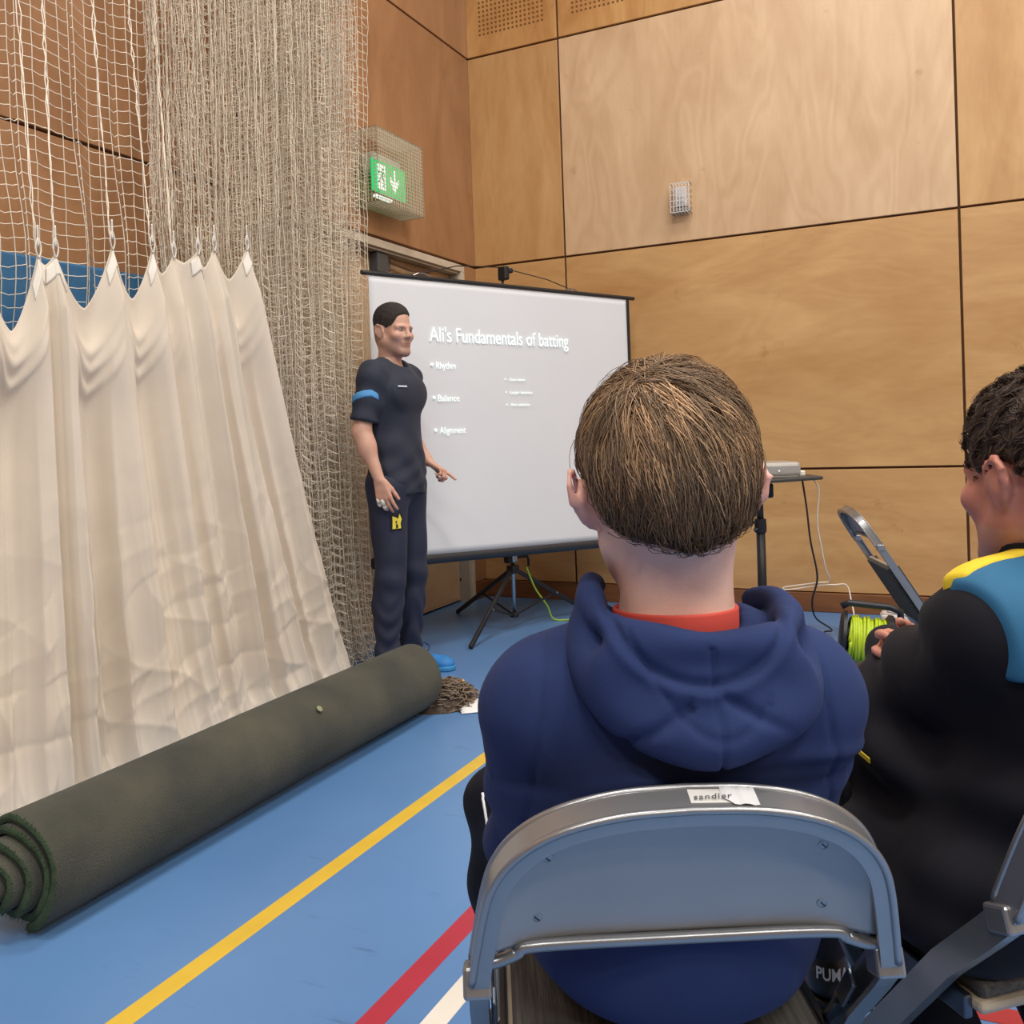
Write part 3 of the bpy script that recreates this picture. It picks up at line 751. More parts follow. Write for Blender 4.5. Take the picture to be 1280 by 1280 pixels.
# door symbol with running figure, arrow pointing down
MB().box((0.128, -0.205, 0.085), (0.1295, -0.125, 0.228)).build('door_symbol', WHT, es)
rf = MB()
def yz(pts, dx=0.1300):
    V = [(dx, y, z) for y, z in pts] + [(dx + 0.0008, y, z) for y, z in pts]; k = len(pts)
    return V, [tuple(range(k)), tuple(range(2 * k - 1, k - 1, -1))] + [(i, (i + 1) % k, k + (i + 1) % k, k + i) for i in range(k)]
for pts in ([(-0.155, 0.196), (-0.143, 0.196), (-0.143, 0.208), (-0.155, 0.208)], [(-0.172, 0.150), (-0.150, 0.150), (-0.146, 0.190), (-0.166, 0.190)],
            [(-0.196, 0.172), (-0.170, 0.180), (-0.170, 0.188), (-0.200, 0.182)], [(-0.148, 0.178), (-0.130, 0.166), (-0.128, 0.174), (-0.148, 0.188)],
            [(-0.172, 0.152), (-0.184, 0.120), (-0.202, 0.116), (-0.202, 0.126), (-0.190, 0.130), (-0.184, 0.154)], [(-0.160, 0.152), (-0.146, 0.128), (-0.152, 0.100), (-0.142, 0.100), (-0.134, 0.130), (-0.148, 0.154)]):
    rf.add(*yz(pts))
rf.build('running_figure', GRN, es)
MB().add(*yz([(-0.016, 0.222), (-0.036, 0.222), (-0.034, 0.150), (-0.070, 0.180), (-0.070, 0.150), (-0.026, 0.090), (0.018, 0.150), (0.018, 0.180), (-0.018, 0.150)][::-1], 0.128)).build('arrow_symbol', WHT, es)
MB().bbox((0.10, -0.215, 0.034), (0.125, -0.05, 0.050), r=0.003).build('light_strip', WHT, es)

# ------------------------------------------------------------------ small caged sensor on the end wall
ws = empty('caged_detector', tuple(room(-1.513, BACK_B - T, 2.53)), -YAW); tag(ws, 'small white detector in a wire guard on the pale wall panel', 'detector')
cg = MB(); rw = 0.0018
for i in range(7):
    x = -0.06 + 0.12 * i / 6; wire(np.array((x, -0.075, 0)), np.array((x, -0.075, 0.185)))
    for z in (0, 0.185): wire(np.array((x, -0.075, z)), np.array((x, 0, z)))
for i in range(6):
    z = 0.185 * i / 5; wire(np.array((-0.06, -0.075, z)), np.array((0.06, -0.075, z)))
    for x in (-0.06, 0.06): wire(np.array((x, -0.075, z)), np.array((x, 0, z)))
cg.build('wire_guard', mat('white_wire', (226, 222, 216), rough=0.5, var=0.03), ws)
MB().bbox((-0.042, -0.055, 0.045), (0.036, 0.0, 0.165), r=0.012).build('detector_body', mat('detector_white', (222, 220, 218), rough=0.45, var=0.02), ws)
MB().bbox((-0.030, -0.060, 0.060), (0.026, -0.05, 0.105), r=0.006).build('detector_lens', mat('detector_lens', (196, 194, 194), rough=0.3, var=0.02), ws)
MB().bbox((-0.055, -0.05, 0.012), (0.05, -0.005, 0.032), r=0.004).build('lower_bracket', mat('bracket_grey', (150, 146, 142), rough=0.5), ws)
o = MB().tube([tuple(room(0.262, BACK_B - T - 0.006, z)) for z in (0.02, 0.2, 0.39)], 0.004, 6).build('white_wall_conduit', mat('conduit_white', (232, 228, 222), rough=0.4, var=0.02))
tag(o, 'thin white conduit up the end wall at the right edge', 'conduit')

# ------------------------------------------------------------------ projector on its stand
ST = np.array([1.177, 4.40]); st = empty('projector_stand', (ST[0], ST[1], 0)); tag(st, 'black tripod stand with a tray holding the silver projector', 'stand')
MB().tube([(0, 0, 0.05), (0, 0, 0.70)], 0.021, 14).build('lower_tube', DARK, st, smooth=True)
MB().tube([(0, 0, 0.66), (0, 0, 0.87)], 0.016, 14).build('upper_tube', DARK, st, smooth=True)
MB().lathe([(0.0005, 0.64), (0.027, 0.64), (0.029, 0.67), (0.027, 0.705), (0.0005, 0.705)], 18).build('tube_collar', DARK, st)
kb = MB().tube([(-0.025, -0.005, 0.690), (-0.045, -0.012, 0.690)], 0.006, 8).build('clamp_screw', DARK, st)
MB().lathe([(0.0005, 0), (0.017, 0.0), (0.019, 0.006), (0.017, 0.022), (0.0005, 0.024)], 14, rotframe((0, 1, 0), (0, 0, 1), (-1, 0, 0), (-0.042, -0.012, 0.690))).build('clamp_knob', DARK, kb)
MB().bbox((-0.035, -0.03, 0.805), (0.062, 0.03, 0.875), r=0.010).build('tilt_head', DARK, st)
MB().tube([(-0.022, -0.03, 0.66), (-0.040, -0.03, 0.655)], 0.008, 8).build('lock_pin', DARK, st)
tz = 0.885; TR = Matrix.Rotation(R_(2.5), 4, 'Y')
tr_ = MB().bbox((-0.26, -0.19, tz), (0.275, 0.19, tz + 0.016), r=0.004).build('tray', mat('tray_dark', (58, 54, 50), rough=0.5), st); tr_.rotation_euler = (0, R_(-2.0), 0)
for k in range(3):
    t = R_(90 + 120 * k); MB().sweep([(0.02 * math.cos(t), 0.02 * math.sin(t), 0.30), (0.36 * math.cos(t), 0.36 * math.sin(t), 0.012)], rectprof(0.018, 0.022), (0, 0, 1)).build('leg', DARK, st)
pj = empty('projector', (ST[0], ST[1], tz + 0.017)); tag(pj, 'silver projector lying on the tray of the black stand', 'projector')
pb_ = MB().bbox((-0.15, -0.13, 0.006), (0.165, 0.13, 0.075), r=0.018, seg=3).build('casing', mat('projector_silver', (176, 170, 162), rough=0.38, metal=0.35, var=0.05), pj)
MB().bbox((-0.13, -0.132, 0.0), (0.15, 0.12, 0.012), r=0.004).build('underside', mat('projector_grey', (112, 106, 100), rough=0.5), pj)
MB().bbox((0.166, -0.06, 0.004), (0.205, -0.01, 0.030), r=0.006).build('plug', mat('plug_white', (228, 222, 212), rough=0.4), pj)
MB().lathe([(0.0005, 0), (0.028, 0), (0.030, 0.02), (0.022, 0.026), (0.0005, 0.020)], 18, rotframe((0, 1, 0), (0, 0, 1), (-1, 0, 0), (-0.145, 0.05, 0.042))).build('lens', DARK, pj)
MB().lathe([(0.0005, 0), (0.004, 0), (0.0005, 0.003)], 8, rotframe((1, 0, 0), (0, 0, 1), (0, -1, 0), (0.06, -0.131, 0.035))).build('indicator', mat('indicator_white', (240, 240, 240), emit=0.5, var=0), pj)

def cable(name, pts, r, m, label, cat='cable', n=10, group=None):
    P = spline(pts, n); o = MB().tube(P, r, 6).build(name, m, None, smooth=True)
    return tag(o, label, cat, group)
CB = mat('cable_black', (38, 34, 33), rough=0.5); CW = mat('cable_white', (228, 214, 196), rough=0.5); CG = mat('cable_green', (150, 186, 62), rough=0.5)
cable('mains_cable', [(1.362, 4.33, 0.888), (1.375, 4.32, 0.76), (1.395, 4.34, 0.60), (1.435, 4.38, 0.42), (1.42, 4.42, 0.30), (1.46, 4.50, 0.20), (1.60, 4.72, 0.10), (1.69, 4.95, 0.03), (1.67, 5.02, 0.008), (1.55, 4.80, 0.006), (1.40, 4.60, 0.006)], 0.0045, CB, 'black cable hanging from the projector tray to the floor')
P1 = [(1.405, 4.30, 0.892), (1.425, 4.29, 0.84), (1.42, 4.31, 0.70), (1.44, 4.33, 0.58), (1.47, 4.36, 0.46), (1.50, 4.40, 0.395), (1.44, 4.40, 0.388), (1.30, 4.40, 0.375), (1.275, 4.40, 0.368), (1.30, 4.40, 0.36), (1.44, 4.41, 0.372), (1.53, 4.42, 0.372), (1.60, 4.45, 0.36), (1.61, 4.42, 0.28), (1.60, 4.36, 0.22), (1.585, 4.33, 0.20)]
cable('white_cable', P1, 0.0035, CW, 'white cable knotted below the tray, running to the cable reel')
cable('green_cable', [(0.06, 5.45, 0.36), (0.11, 5.52, 0.22), (0.18, 5.60, 0.10), (0.22, 5.62, 0.012), (0.34, 5.60, 0.008), (0.50, 5.55, 0.008), (0.8, 5.45, 0.008)], 0.006, CG, 'thin green cable on the floor behind the screen tripod')

# ------------------------------------------------------------------ cable reel and extension socket
RC = np.array([1.625, 4.27, 0.135]); axr = np.array([0.93, -0.30, -0.12]); axr /= np.linalg.norm(axr); wv = np.cross(axr, [0, 0, 1.0]); wv /= np.linalg.norm(wv); uv = np.cross(wv, axr)
re_ = empty('cable_reel', (RC[0], RC[1], 0)); tag(re_, 'black cable reel wound with lime green cable beside the wall', 'cable reel')
MR = rotframe(tuple(wv), tuple(uv), tuple(axr), (0, 0, RC[2]))
MB().lathe([(0.0005, -0.125), (0.105, -0.125), (0.125, -0.115), (0.125, -0.100), (0.06, -0.095), (0.06, -0.09), (0.0005, -0.09)], 30, MR).build('reel_flange', BLK, re_, auto=40)
MB().lathe([(0.0005, 0.07), (0.11, 0.07), (0.128, 0.08), (0.128, 0.10), (0.105, 0.115), (0.070, 0.125), (0.0005, 0.125)], 30, MR).build('reel_flange', BLK, re_, auto=40)
MB().lathe([(0.0005, -0.09), (0.055, -0.09), (0.055, 0.07), (0.0005, 0.07)], 20, MR).build('reel_drum', BLK, re_)
LIME = mat('lime_cable', (184, 206, 44), rough=0.45, var=0.12, vs_=40)
wnd = MB()
for lay in range(2):
    tq = np.linspace(0, 11 * 2 * math.pi, 330)
    rr_ = 0.088 + 0.011 * lay + 0.004 * np.sin(tq * 0.37 + lay) + 0.003 * np.sin(tq * 2.3)
    yy = -0.085 + 0.15 * tq / tq[-1] + 0.006 * np.sin(tq * 0.9 + lay * 2)
    if lay: yy = yy[::-1]
    wnd.tube([np.array(MR @ Vector((r * math.cos(a), r * math.sin(a), y))) for r, a, y in zip(rr_, tq, yy)], 0.0075, 6)
wnd.build('wound_cable', LIME, re_, smooth=True)
MB().lathe([(0.0005, 0.12), (0.045, 0.12), (0.045, 0.185), (0.038, 0.195), (0.0005, 0.195)], 20, MR).build('yellow_hub', mat('yellow_plastic', (236, 200, 48), rough=0.4), re_, auto=40)
MB().tube([np.array(MR @ Vector(p)) for p in ((0.02, 0.145, -0.13), (0.02, 0.165, -0.10), (0.02, 0.17, 0.08), (0.015, 0.155, 0.125), (0.0, 0.10, 0.135))], 0.016, 10).build('carry_handle', BLK, re_, smooth=True)
for k in range(5):
    t = 2 * math.pi * k / 5; q = MR @ Vector((0.08 * math.cos(t), 0.08 * math.sin(t), 0.118)); MB().lathe([(0.0005, 0), (0.018, 0), (0.016, 0.012), (0.0005, 0.014)], 12, rotframe(tuple(wv), tuple(uv), tuple(axr), tuple(q))).build('socket_cap', DARK, re_)
sb = empty('extension_socket', (2.13, 5.12, 0), R_(-20)); tag(sb, 'white mains adaptor box on the floor behind the reel', 'adaptor')
WP = mat('white_plastic', (232, 226, 220), rough=0.35, var=0.02)
MB().bbox((-0.10, -0.06, 0), (0.10, 0.06, 0.075), r=0.014, seg=3).build('box_body', WP, sb)
MB().bbox((-0.09, -0.05, 0.074), (0.09, 0.05, 0.082), r=0.004).build('box_lid', mat('white_plastic_warm', (226, 214, 204), rough=0.35), sb)
cable('white_lead', [(2.02, 5.02, 0.11), (2.10, 5.00, 0.092), (2.18, 4.98, 0.06), (2.30, 4.97, 0.02), (2.42, 4.98, 0.006), (2.52, 5.05, 0.006), (2.6, 5.2, 0.006)], 0.006, WP, 'white lead trailing off the adaptor box', group='white leads')
cable('white_lead', [(2.22, 5.10, 0.04), (2.30, 5.06, 0.03), (2.36, 5.02, 0.012), (2.33, 4.97, 0.008), (2.38, 4.93, 0.008), (2.43, 5.0, 0.012), (2.41, 5.05, 0.008), (2.48, 5.0, 0.007), (2.60, 4.97, 0.007)], 0.006, WP, 'coiled white lead lying beside the adaptor box', group='white leads')
cable('blue_lead', [(1.84, 4.24, 0.09), (1.88, 4.23, 0.11), (1.93, 4.22, 0.07), (1.95, 4.20, 0.03), (1.97, 4.18, 0.005), (2.1, 4.15, 0.005)], 0.005, mat('cable_navy', (44, 58, 110), rough=0.5), 'dark blue lead looping out of the cable reel')

# ------------------------------------------------------------------ heap of brown twine, sheet of paper
hp = empty('twine_heap', (-0.355, 3.955, 0)); tag(hp, 'heap of tangled brown netting twine at the end of the turf roll', 'twine')
TW = mat('brown_twine', (122, 106, 90), rough=0.95, var=0.35, vs_=30)
tw = MB(); rr = random.Random(11)
for k in range(330):
    t = rr.uniform(0, 2 * math.pi); q = math.sqrt(rr.random())
    cx, cy_ = 0.150 * q * math.cos(t), 0.125 * q * math.sin(t); hgt = 0.085 * (1 - q * q) ** 0.7 * (1 + 0.25 * math.sin(9 * cx)) + 0.006
    rl_ = rr.uniform(0.010, 0.028); ph = rr.uniform(0, 6.28); tl = rr.uniform(-0.9, 0.9)
    pts = []
    for i in range(10):
        a = ph + i * rr.uniform(0.5, 0.8)
        pts.append((cx + rl_ * math.cos(a) + i * 0.002 * math.cos(t), cy_ + rl_ * math.sin(a) * math.cos(tl) + i * 0.002 * math.sin(t), max(0.004, hgt + rl_ * math.sin(a) * math.sin(tl))))
    tw.tube(pts, 0.0034, 4)
tws = tw.build('tangled_twine', TW, hp, smooth=True); tws['kind'] = 'stuff'
MB().lathe([(0.0005, 0.0), (0.155, 0.0), (0.130, 0.040), (0.085, 0.075), (0.035, 0.090), (0.0005, 0.092)], 22).build('inner_tangle', mat('twine_core', (74, 62, 52), rough=1.0, var=0.5, vs_=40, bump=1.0, bs=90), hp)
MB().tube([(0.100, 0.045, 0.045), (0.104, 0.045, 0.072), (0.098, 0.04, 0.085)], 0.013, 8).build('orange_float', mat('orange_tag', (226, 168, 72), rough=0.5), hp, smooth=True)
pp_ = empty('paper_sheet', (-0.165, 3.88, 0), R_(12)); tag(pp_, 'folded sheet of white paper lying beside the twine heap', 'paper')
Gp = np.array([[(x, y, 0.004 + 0.02 * max(0, -x - 0.0) * 0 + 0.012 * math.sin((y + 0.1) * 11) ** 2 + 0.01 * (x + 0.1)) for y in np.linspace(-0.075, 0.105, 8)] for x in np.linspace(-0.10, 0.14, 10)])
o = MB().grid(Gp).build('sheet', mat('paper_white', (236, 234, 232), rough=0.8, var=0.02), pp_, smooth=True); so = o.modifiers.new('thickness', 'SOLIDIFY'); so.thickness = 0.0015; so.offset = 1
# ------------------------------------------------------------------ soft bodies: blended solids turned into one continuous mesh
def V3(*p): return np.array(p, np.float32)
def cap(a, b, r1, r2=None, flat=None, k=0.02):
    """tapered capsule; flat=(axis, factor) squashes it along an axis"""
    a = np.asarray(a, np.float32); b = np.asarray(b, np.float32); r2 = r1 if r2 is None else r2
    ba = b - a; L2 = float(ba @ ba) + 1e-9
    if flat is not None:
        fn_, s = np.asarray(flat[0], np.float32), float(flat[1]); fn_ = fn_ / np.linalg.norm(fn_)
    def f(X, Y, Z):
        px, py, pz = X - a[0], Y - a[1], Z - a[2]
        t = np.clip((px * ba[0] + py * ba[1] + pz * ba[2]) / L2, 0, 1)
        qx, qy, qz = px - t * ba[0], py - t * ba[1], pz - t * ba[2]
        if flat is not None:
            c = (qx * fn_[0] + qy * fn_[1] + qz * fn_[2]) * (1 / s - 1)
            qx, qy, qz = qx + c * fn_[0], qy + c * fn_[1], qz + c * fn_[2]
        return np.sqrt(qx * qx + qy * qy + qz * qz) - (r1 + (r2 - r1) * t)
    R = max(r1, r2) * (max(1, flat[1]) if flat else 1)
    return f, np.minimum(a, b) - R, np.maximum(a, b) + R, k
def ell(c, r, k=0.02, rot=None):
    c = np.asarray(c, np.float32); r = np.asarray(r, np.float32)
    Rm = None if rot is None else np.array(Matrix.Rotation(R_(rot[1]), 3, rot[0]), np.float32)
    def f(X, Y, Z):
        x, y, z = X - c[0], Y - c[1], Z - c[2]
        if Rm is not None:
            x, y, z = (Rm[0, 0] * x + Rm[1, 0] * y + Rm[2, 0] * z, Rm[0, 1] * x + Rm[1, 1] * y + Rm[2, 1] * z, Rm[0, 2] * x + Rm[1, 2] * y + Rm[2, 2] * z)
        k0 = np.sqrt((x / r[0]) ** 2 + (y / r[1]) ** 2 + (z / r[2]) ** 2)
        k1 = np.sqrt((x / r[0] ** 2) ** 2 + (y / r[1] ** 2) ** 2 + (z / r[2] ** 2) ** 2) + 1e-6
        return k0 * (k0 - 1) / k1
    R = float(r.max()) if rot is not None else r
    return f, c - R, c + R, k
def chain(pts, rad, k=0.02, flat=None):
    return [cap(pts[i], pts[i + 1], rad[i], rad[i + 1], flat, k) for i in range(len(pts) - 1)]
class Field:
    def __init__(s, lo, hi, h):
        s.lo = np.asarray(lo, np.float32); s.h = h
        n = np.ceil((np.asarray(hi) - s.lo) / h).astype(int) + 1
        s.ax = [s.lo[i] + h * np.arange(n[i], dtype=np.float32) for i in range(3)]
        s.D = np.full(n, 0.3, np.float32)
    def sl(s, lo, hi, m):
        out = []
        for i in range(3):
            a = int(np.clip(math.floor((lo[i] - m - s.lo[i]) / s.h), 0, len(s.ax[i]) - 1)); b = int(np.clip(math.ceil((hi[i] + m - s.lo[i]) / s.h) + 1, 1, len(s.ax[i])))
            out.append(slice(a, max(b, a + 1)))
        return tuple(out)
    def grids(s, q):
        return s.ax[0][q[0]][:, None, None], s.ax[1][q[1]][None, :, None], s.ax[2][q[2]][None, None, :]
    def add(s, prims, off=0.0, kk=None):
        for f, lo, hi, k in prims:
            k = k if kk is None else kk
            q = s.sl(lo, hi, k + abs(off) + 3 * s.h); d = f(*s.grids(q)) - off; c = s.D[q]
            h = np.clip(0.5 + 0.5 * (c - d) / k, 0, 1)
            s.D[q] = c * (1 - h) + d * h - k * h * (1 - h)
        return s
    def sub(s, prims, kk=0.006):
        for f, lo, hi, k in prims:
            q = s.sl(lo, hi, 0.05); d = -f(*s.grids(q)); c = s.D[q]
            h = np.clip(0.5 - 0.5 * (c - d) / kk, 0, 1)
            s.D[q] = c * (1 - h) + d * h + kk * h * (1 - h)
        return s
    def keep(s, g):
        """keep only where g(X,Y,Z) < 0 (g a distance-like function)"""
        X, Y, Z = s.grids((slice(None),) * 3)
        s.D = np.maximum(s.D, np.broadcast_to(g(X, Y, Z), s.D.shape).astype(np.float32)); return s
    def warp(s, g):
        X, Y, Z = s.grids((slice(None),) * 3); s.D = (s.D + g(X, Y, Z)).astype(np.float32); return s
    def surf(s):
        D = s.D; S = D < 0
        n = D.shape
        c = [S[i:n[0]-1+i, j:n[1]-1+j, k:n[2]-1+k] for i in (0, 1) for j in (0, 1) for k in (0, 1)]
        cnt = np.zeros(c[0].shape, np.int8)
        for q in c: cnt += q
        act = (cnt > 0) & (cnt < 8)
        I = np.argwhere(act)
        vid = np.full(act.shape, -1, np.int32); vid[act] = np.arange(len(I))
        cor = np.array([(i, j, k) for i in (0, 1) for j in (0, 1) for k in (0, 1)])
        vals = np.stack([D[I[:, 0] + q[0], I[:, 1] + q[1], I[:, 2] + q[2]] for q in cor], 1)
        acc = np.zeros((len(I), 3), np.float32); num = np.zeros(len(I), np.float32)
        for a in range(8):
            for b in range(a + 1, 8):
                if np.abs(cor[a] - cor[b]).sum() != 1: continue
                va, vb = vals[:, a], vals[:, b]; x = (va < 0) != (vb < 0)
                t = np.where(x, va / np.where(va == vb, 1, va - vb), 0)
                acc += np.where(x[:, None], cor[a] + t[:, None] * (cor[b] - cor[a]), 0); num += x
        V = (I + acc / num[:, None]) * s.h + s.lo
        Qs = []
        for ax in range(3):
            u, w = [(1, 2), (2, 0), (0, 1)][ax]
            a = [slice(None)] * 3; b = [slice(None)] * 3
            a[ax] = slice(0, n[ax] - 1); b[ax] = slice(1, n[ax])
            for d in (u, w):
                a[d] = slice(1, n[d] - 1); b[d] = slice(1, n[d] - 1)
            sa, sb = S[tuple(a)], S[tuple(b)]
            E = np.argwhere(sa != sb); flip = sa[tuple(E.T)]
            E[:, u] += 1; E[:, w] += 1
            def cell(du, dw):
                q = E.copy(); q[:, u] += du; q[:, w] += dw; return vid[q[:, 0], q[:, 1], q[:, 2]]
            q = np.stack([cell(-1, -1), cell(0, -1), cell(0, 0), cell(-1, 0)], 1)
            q[~flip] = q[~flip][:, ::-1]
            Qs.append(q)
        Q = np.concatenate(Qs); Q = Q[(Q >= 0).all(1)]
        return V, Q
def relax(V, Q, it=2, f=0.5):
    e = np.concatenate([Q[:, [0, 1]], Q[:, [1, 2]], Q[:, [2, 3]], Q[:, [3, 0]]])
    deg = np.bincount(e.ravel(), minlength=len(V)).astype(np.float32)[:, None]
    for _ in range(it):
        acc = np.zeros_like(V)
        for c in range(3):
            acc[:, c] = np.bincount(e[:, 0], V[e[:, 1], c], len(V)) + np.bincount(e[:, 1], V[e[:, 0], c], len(V))
        V = V * (1 - f) + f * acc / np.maximum(deg, 1)
    return V
def vnormals(V, Q):
    n = np.cross(V[Q[:, 2]] - V[Q[:, 0]], V[Q[:, 3]] - V[Q[:, 1]]); out = np.zeros_like(V)
    for k in range(4):
        for c in range(3): out[:, c] += np.bincount(Q[:, k], n[:, c], len(V))
    return out / (np.linalg.norm(out, axis=1)[:, None] + 1e-9)
def soft(name, F, m, parent, it=2, disp=None, color=None):
    V, Q = F.surf(); V = relax(V, Q, it)
    if disp is not None:
        V = V + vnormals(V, Q) * disp(V)[:, None]
    o = quad_mesh(name, V, Q, m, parent)
    if color is not None:
        at_ = o.data.color_attributes.new('tone', 'FLOAT_COLOR', 'POINT')
        c = np.ones((len(V), 4), np.float32); c[:, :3] = color(V); at_.data.foreach_set('color', c.ravel())
    return o
def skin_mat(name, rgb):
    m = mat(name, rgb, rough=0.48, var=0.05, vs_=30, sss=0.0, bump=0.06, bs=300)
    nt = m.node_tree; b = nt.nodes['Principled BSDF']
    src = b.inputs['Base Color'].links[0].from_socket
    at_ = N(nt, 'ShaderNodeAttribute'); at_.attribute_name = 'tone'
    mx = N(nt, 'ShaderNodeMix', _data_type='RGBA', _blend_type='MULTIPLY'); mx.inputs['Factor'].default_value = 1.0
    nt.links.new(src, mx.inputs['A']); nt.links.new(at_.outputs['Color'], mx.inputs['B'])
    nt.links.new(mx.outputs['Result'], b.inputs['Base Color'])
    b.inputs['Subsurface Weight'].default_value = 0.12; b.inputs['Subsurface Radius'].default_value = (0.010, 0.004, 0.002); b.inputs['Subsurface Scale'].default_value = 1.0
    return m

# ---- head, facing -Y, origin between the ears
def head_prims(s=1.0):
    P = []
    def E(c, r, k=0.02, rot=None): P.append(ell(np.array(c) * s, np.array(r) * s, k * s, rot))
    def C_(a, b, r1, r2=None, k=0.015): P.append(cap(np.array(a) * s, np.array(b) * s, r1 * s, (r1 if r2 is None else r2) * s, None, k * s))
    E((0, 0.014, 0.042), (0.076, 0.098, 0.086))
    E((0, -0.030, -0.040), (0.060, 0.066, 0.080), 0.03)
    E((0, 0.045, -0.020), (0.062, 0.060, 0.075), 0.03)
    for q in (-1, 1):
        C_((q * 0.056, 0.0, -0.052), (q * 0.022, -0.072, -0.104), 0.017, 0.013, 0.03)
        E((q * 0.043, -0.066, -0.026), (0.022, 0.020, 0.018), 0.025)
        C_((q * 0.012, -0.088, 0.014), (q * 0.046, -0.074, 0.014), 0.0105, 0.009, 0.014)
        C_((q * 0.0115, -0.101, -0.033), (q * 0.012, -0.094, -0.033), 0.0085, 0.008, 0.008)
    E((0, -0.077, -0.104), (0.024, 0.019, 0.018), 0.022)
    C_((0, -0.088, 0.012), (0, -0.109, -0.028), 0.0085, 0.0115, 0.012)
    C_((-0.020, -0.088, -0.0615), (0.020, -0.088, -0.0615), 0.0065, None, 0.008)
    C_((-0.016, -0.087, -0.0725), (0.016, -0.087, -0.0725), 0.0070, None, 0.008)
    return P
def head_cuts(s=1.0):
    P = []
    for q in (-1, 1): P.append(ell(np.array((q * 0.031, -0.099, -0.001)) * s, np.array((0.019, 0.016, 0.011)) * s))
    P.append(cap(np.array((-0.021, -0.0975, -0.067)) * s, np.array((0.021, -0.0975, -0.067)) * s, 0.0024 * s))
    for q in (-1, 1): P.append(ell(np.array((q * 0.0075, -0.108, -0.040)) * s, np.array((0.0035, 0.005, 0.004)) * s))
    return P
def ear_prims(s=1.0, out=0.0):
    P = []
    for q in (-1, 1):
        pts = [(0.071, -0.008, -0.034), (0.078 + out, -0.012, -0.008), (0.083 + out, -0.004, 0.018), (0.090 + out, 0.016, 0.026), (0.094 + out, 0.029, 0.012), (0.090 + out, 0.027, -0.010), (0.080, 0.010, -0.034)]
        pts = [np.array((q * x, y, z)) * s for x, y, z in pts]
        P += chain(pts, [0.0055 * s, 0.005 * s, 0.005 * s, 0.0055 * s, 0.0055 * s, 0.0055 * s, 0.007 * s], 0.004)
        P.append(ell(np.array((q * (0.080 + out * 0.6), 0.010, -0.006)) * s, np.array((0.0065, 0.023, 0.029)) * s, 0.006, ('Z', -q * 20)))
        P.append(ell(np.array((q * (0.072 + out * 0.35), 0.010, -0.010)) * s, np.array((0.016 + out * 0.6, 0.012, 0.022)) * s, 0.010))
    return P
def move(prims, M):
    """rigidly move prims: M 4x4 (rotation + translation)"""
    Ri = np.array(M.to_3x3().transposed(), np.float32); T_ = np.array(M.translation, np.float32); Rm = Ri.T
    out = []
    for f, lo, hi, k in prims:
        def g(X, Y, Z, f=f):
            x, y, z = X - T_[0], Y - T_[1], Z - T_[2]
            return f(Ri[0, 0] * x + Ri[0, 1] * y + Ri[0, 2] * z, Ri[1, 0] * x + Ri[1, 1] * y + Ri[1, 2] * z, Ri[2, 0] * x + Ri[2, 1] * y + Ri[2, 2] * z)
        cs = np.array([[(lo, hi)[i][0], (lo, hi)[j][1], (lo, hi)[l][2]] for i in (0, 1) for j in (0, 1) for l in (0, 1)]) @ Rm.T + T_
        out.append((g, cs.min(0), cs.max(0), k))
    return out
def hand_prims(w, d, n, q, curl=(25, 28, 30, 34), spread=1.0, thumb=35, s=1.0, tips=None):
    """w wrist, d pointing direction, n palm normal, q=+1 thumb on the side d x n"""
    w = np.array(w, float); d = np.array(d, float); d /= np.linalg.norm(d); n = np.array(n, float); n -= d * (n @ d); n /= np.linalg.norm(n)
    t = np.cross(d, n) * q
    P = []
    kn = []
    for i, (o, l) in enumerate(((0.030, 0.088), (0.010, 0.092), (-0.010, 0.089), (-0.029, 0.080))):
        b = w + (d * l + t * o) * s; kn.append(b)
        P.append(cap(w + (d * 0.012 + t * o * 0.55) * s, b, 0.0145 * s, 0.0105 * s, None, 0.010))
    F_ = []
    for i, (L, r) in enumerate(((0.070, 0.0088), (0.078, 0.0090), (0.073, 0.0086), (0.057, 0.0078))):
        a = 0.0; p = kn[i]; sp = (0.14, 0.03, -0.07, -0.17)[i] * spread
        for j, (fr, cf) in enumerate(((0.45, 0.7), (0.31, 1.2), (0.24, 0.8))):
            a += R_(curl[i]) * cf
            dd = (d + t * sp); dd /= np.linalg.norm(dd)
            v = dd * math.cos(a) + n * math.sin(a)
            p2 = p + v * L * fr * s
            P.append(cap(p, p2, r * s * (1 - 0.07 * j), r * s * (0.94 - 0.07 * j), None, 0.0035)); 
            F_.append((i, j, p.copy(), p2.copy(), r * s)); p = p2
    b = w + (d * 0.022 + t * 0.022 + n * 0.006) * s; a = R_(thumb)
    v = d * math.cos(a) + t * math.sin(a) * 0.9 + n * 0.30; v /= np.linalg.norm(v)
    p1 = b + v * 0.040 * s; v2 = v * 0.8 + d * 0.4; v2 /= np.linalg.norm(v2); p2 = p1 + v2 * 0.032 * s; p3 = p2 + v2 * 0.024 * s
    P += [cap(b, p1, 0.0150 * s, 0.0115 * s, None, 0.010), cap(p1, p2, 0.0108 * s, 0.0098 * s, None, 0.004), cap(p2, p3, 0.0096 * s, 0.0080 * s, None, 0.004)]
    return P, F_
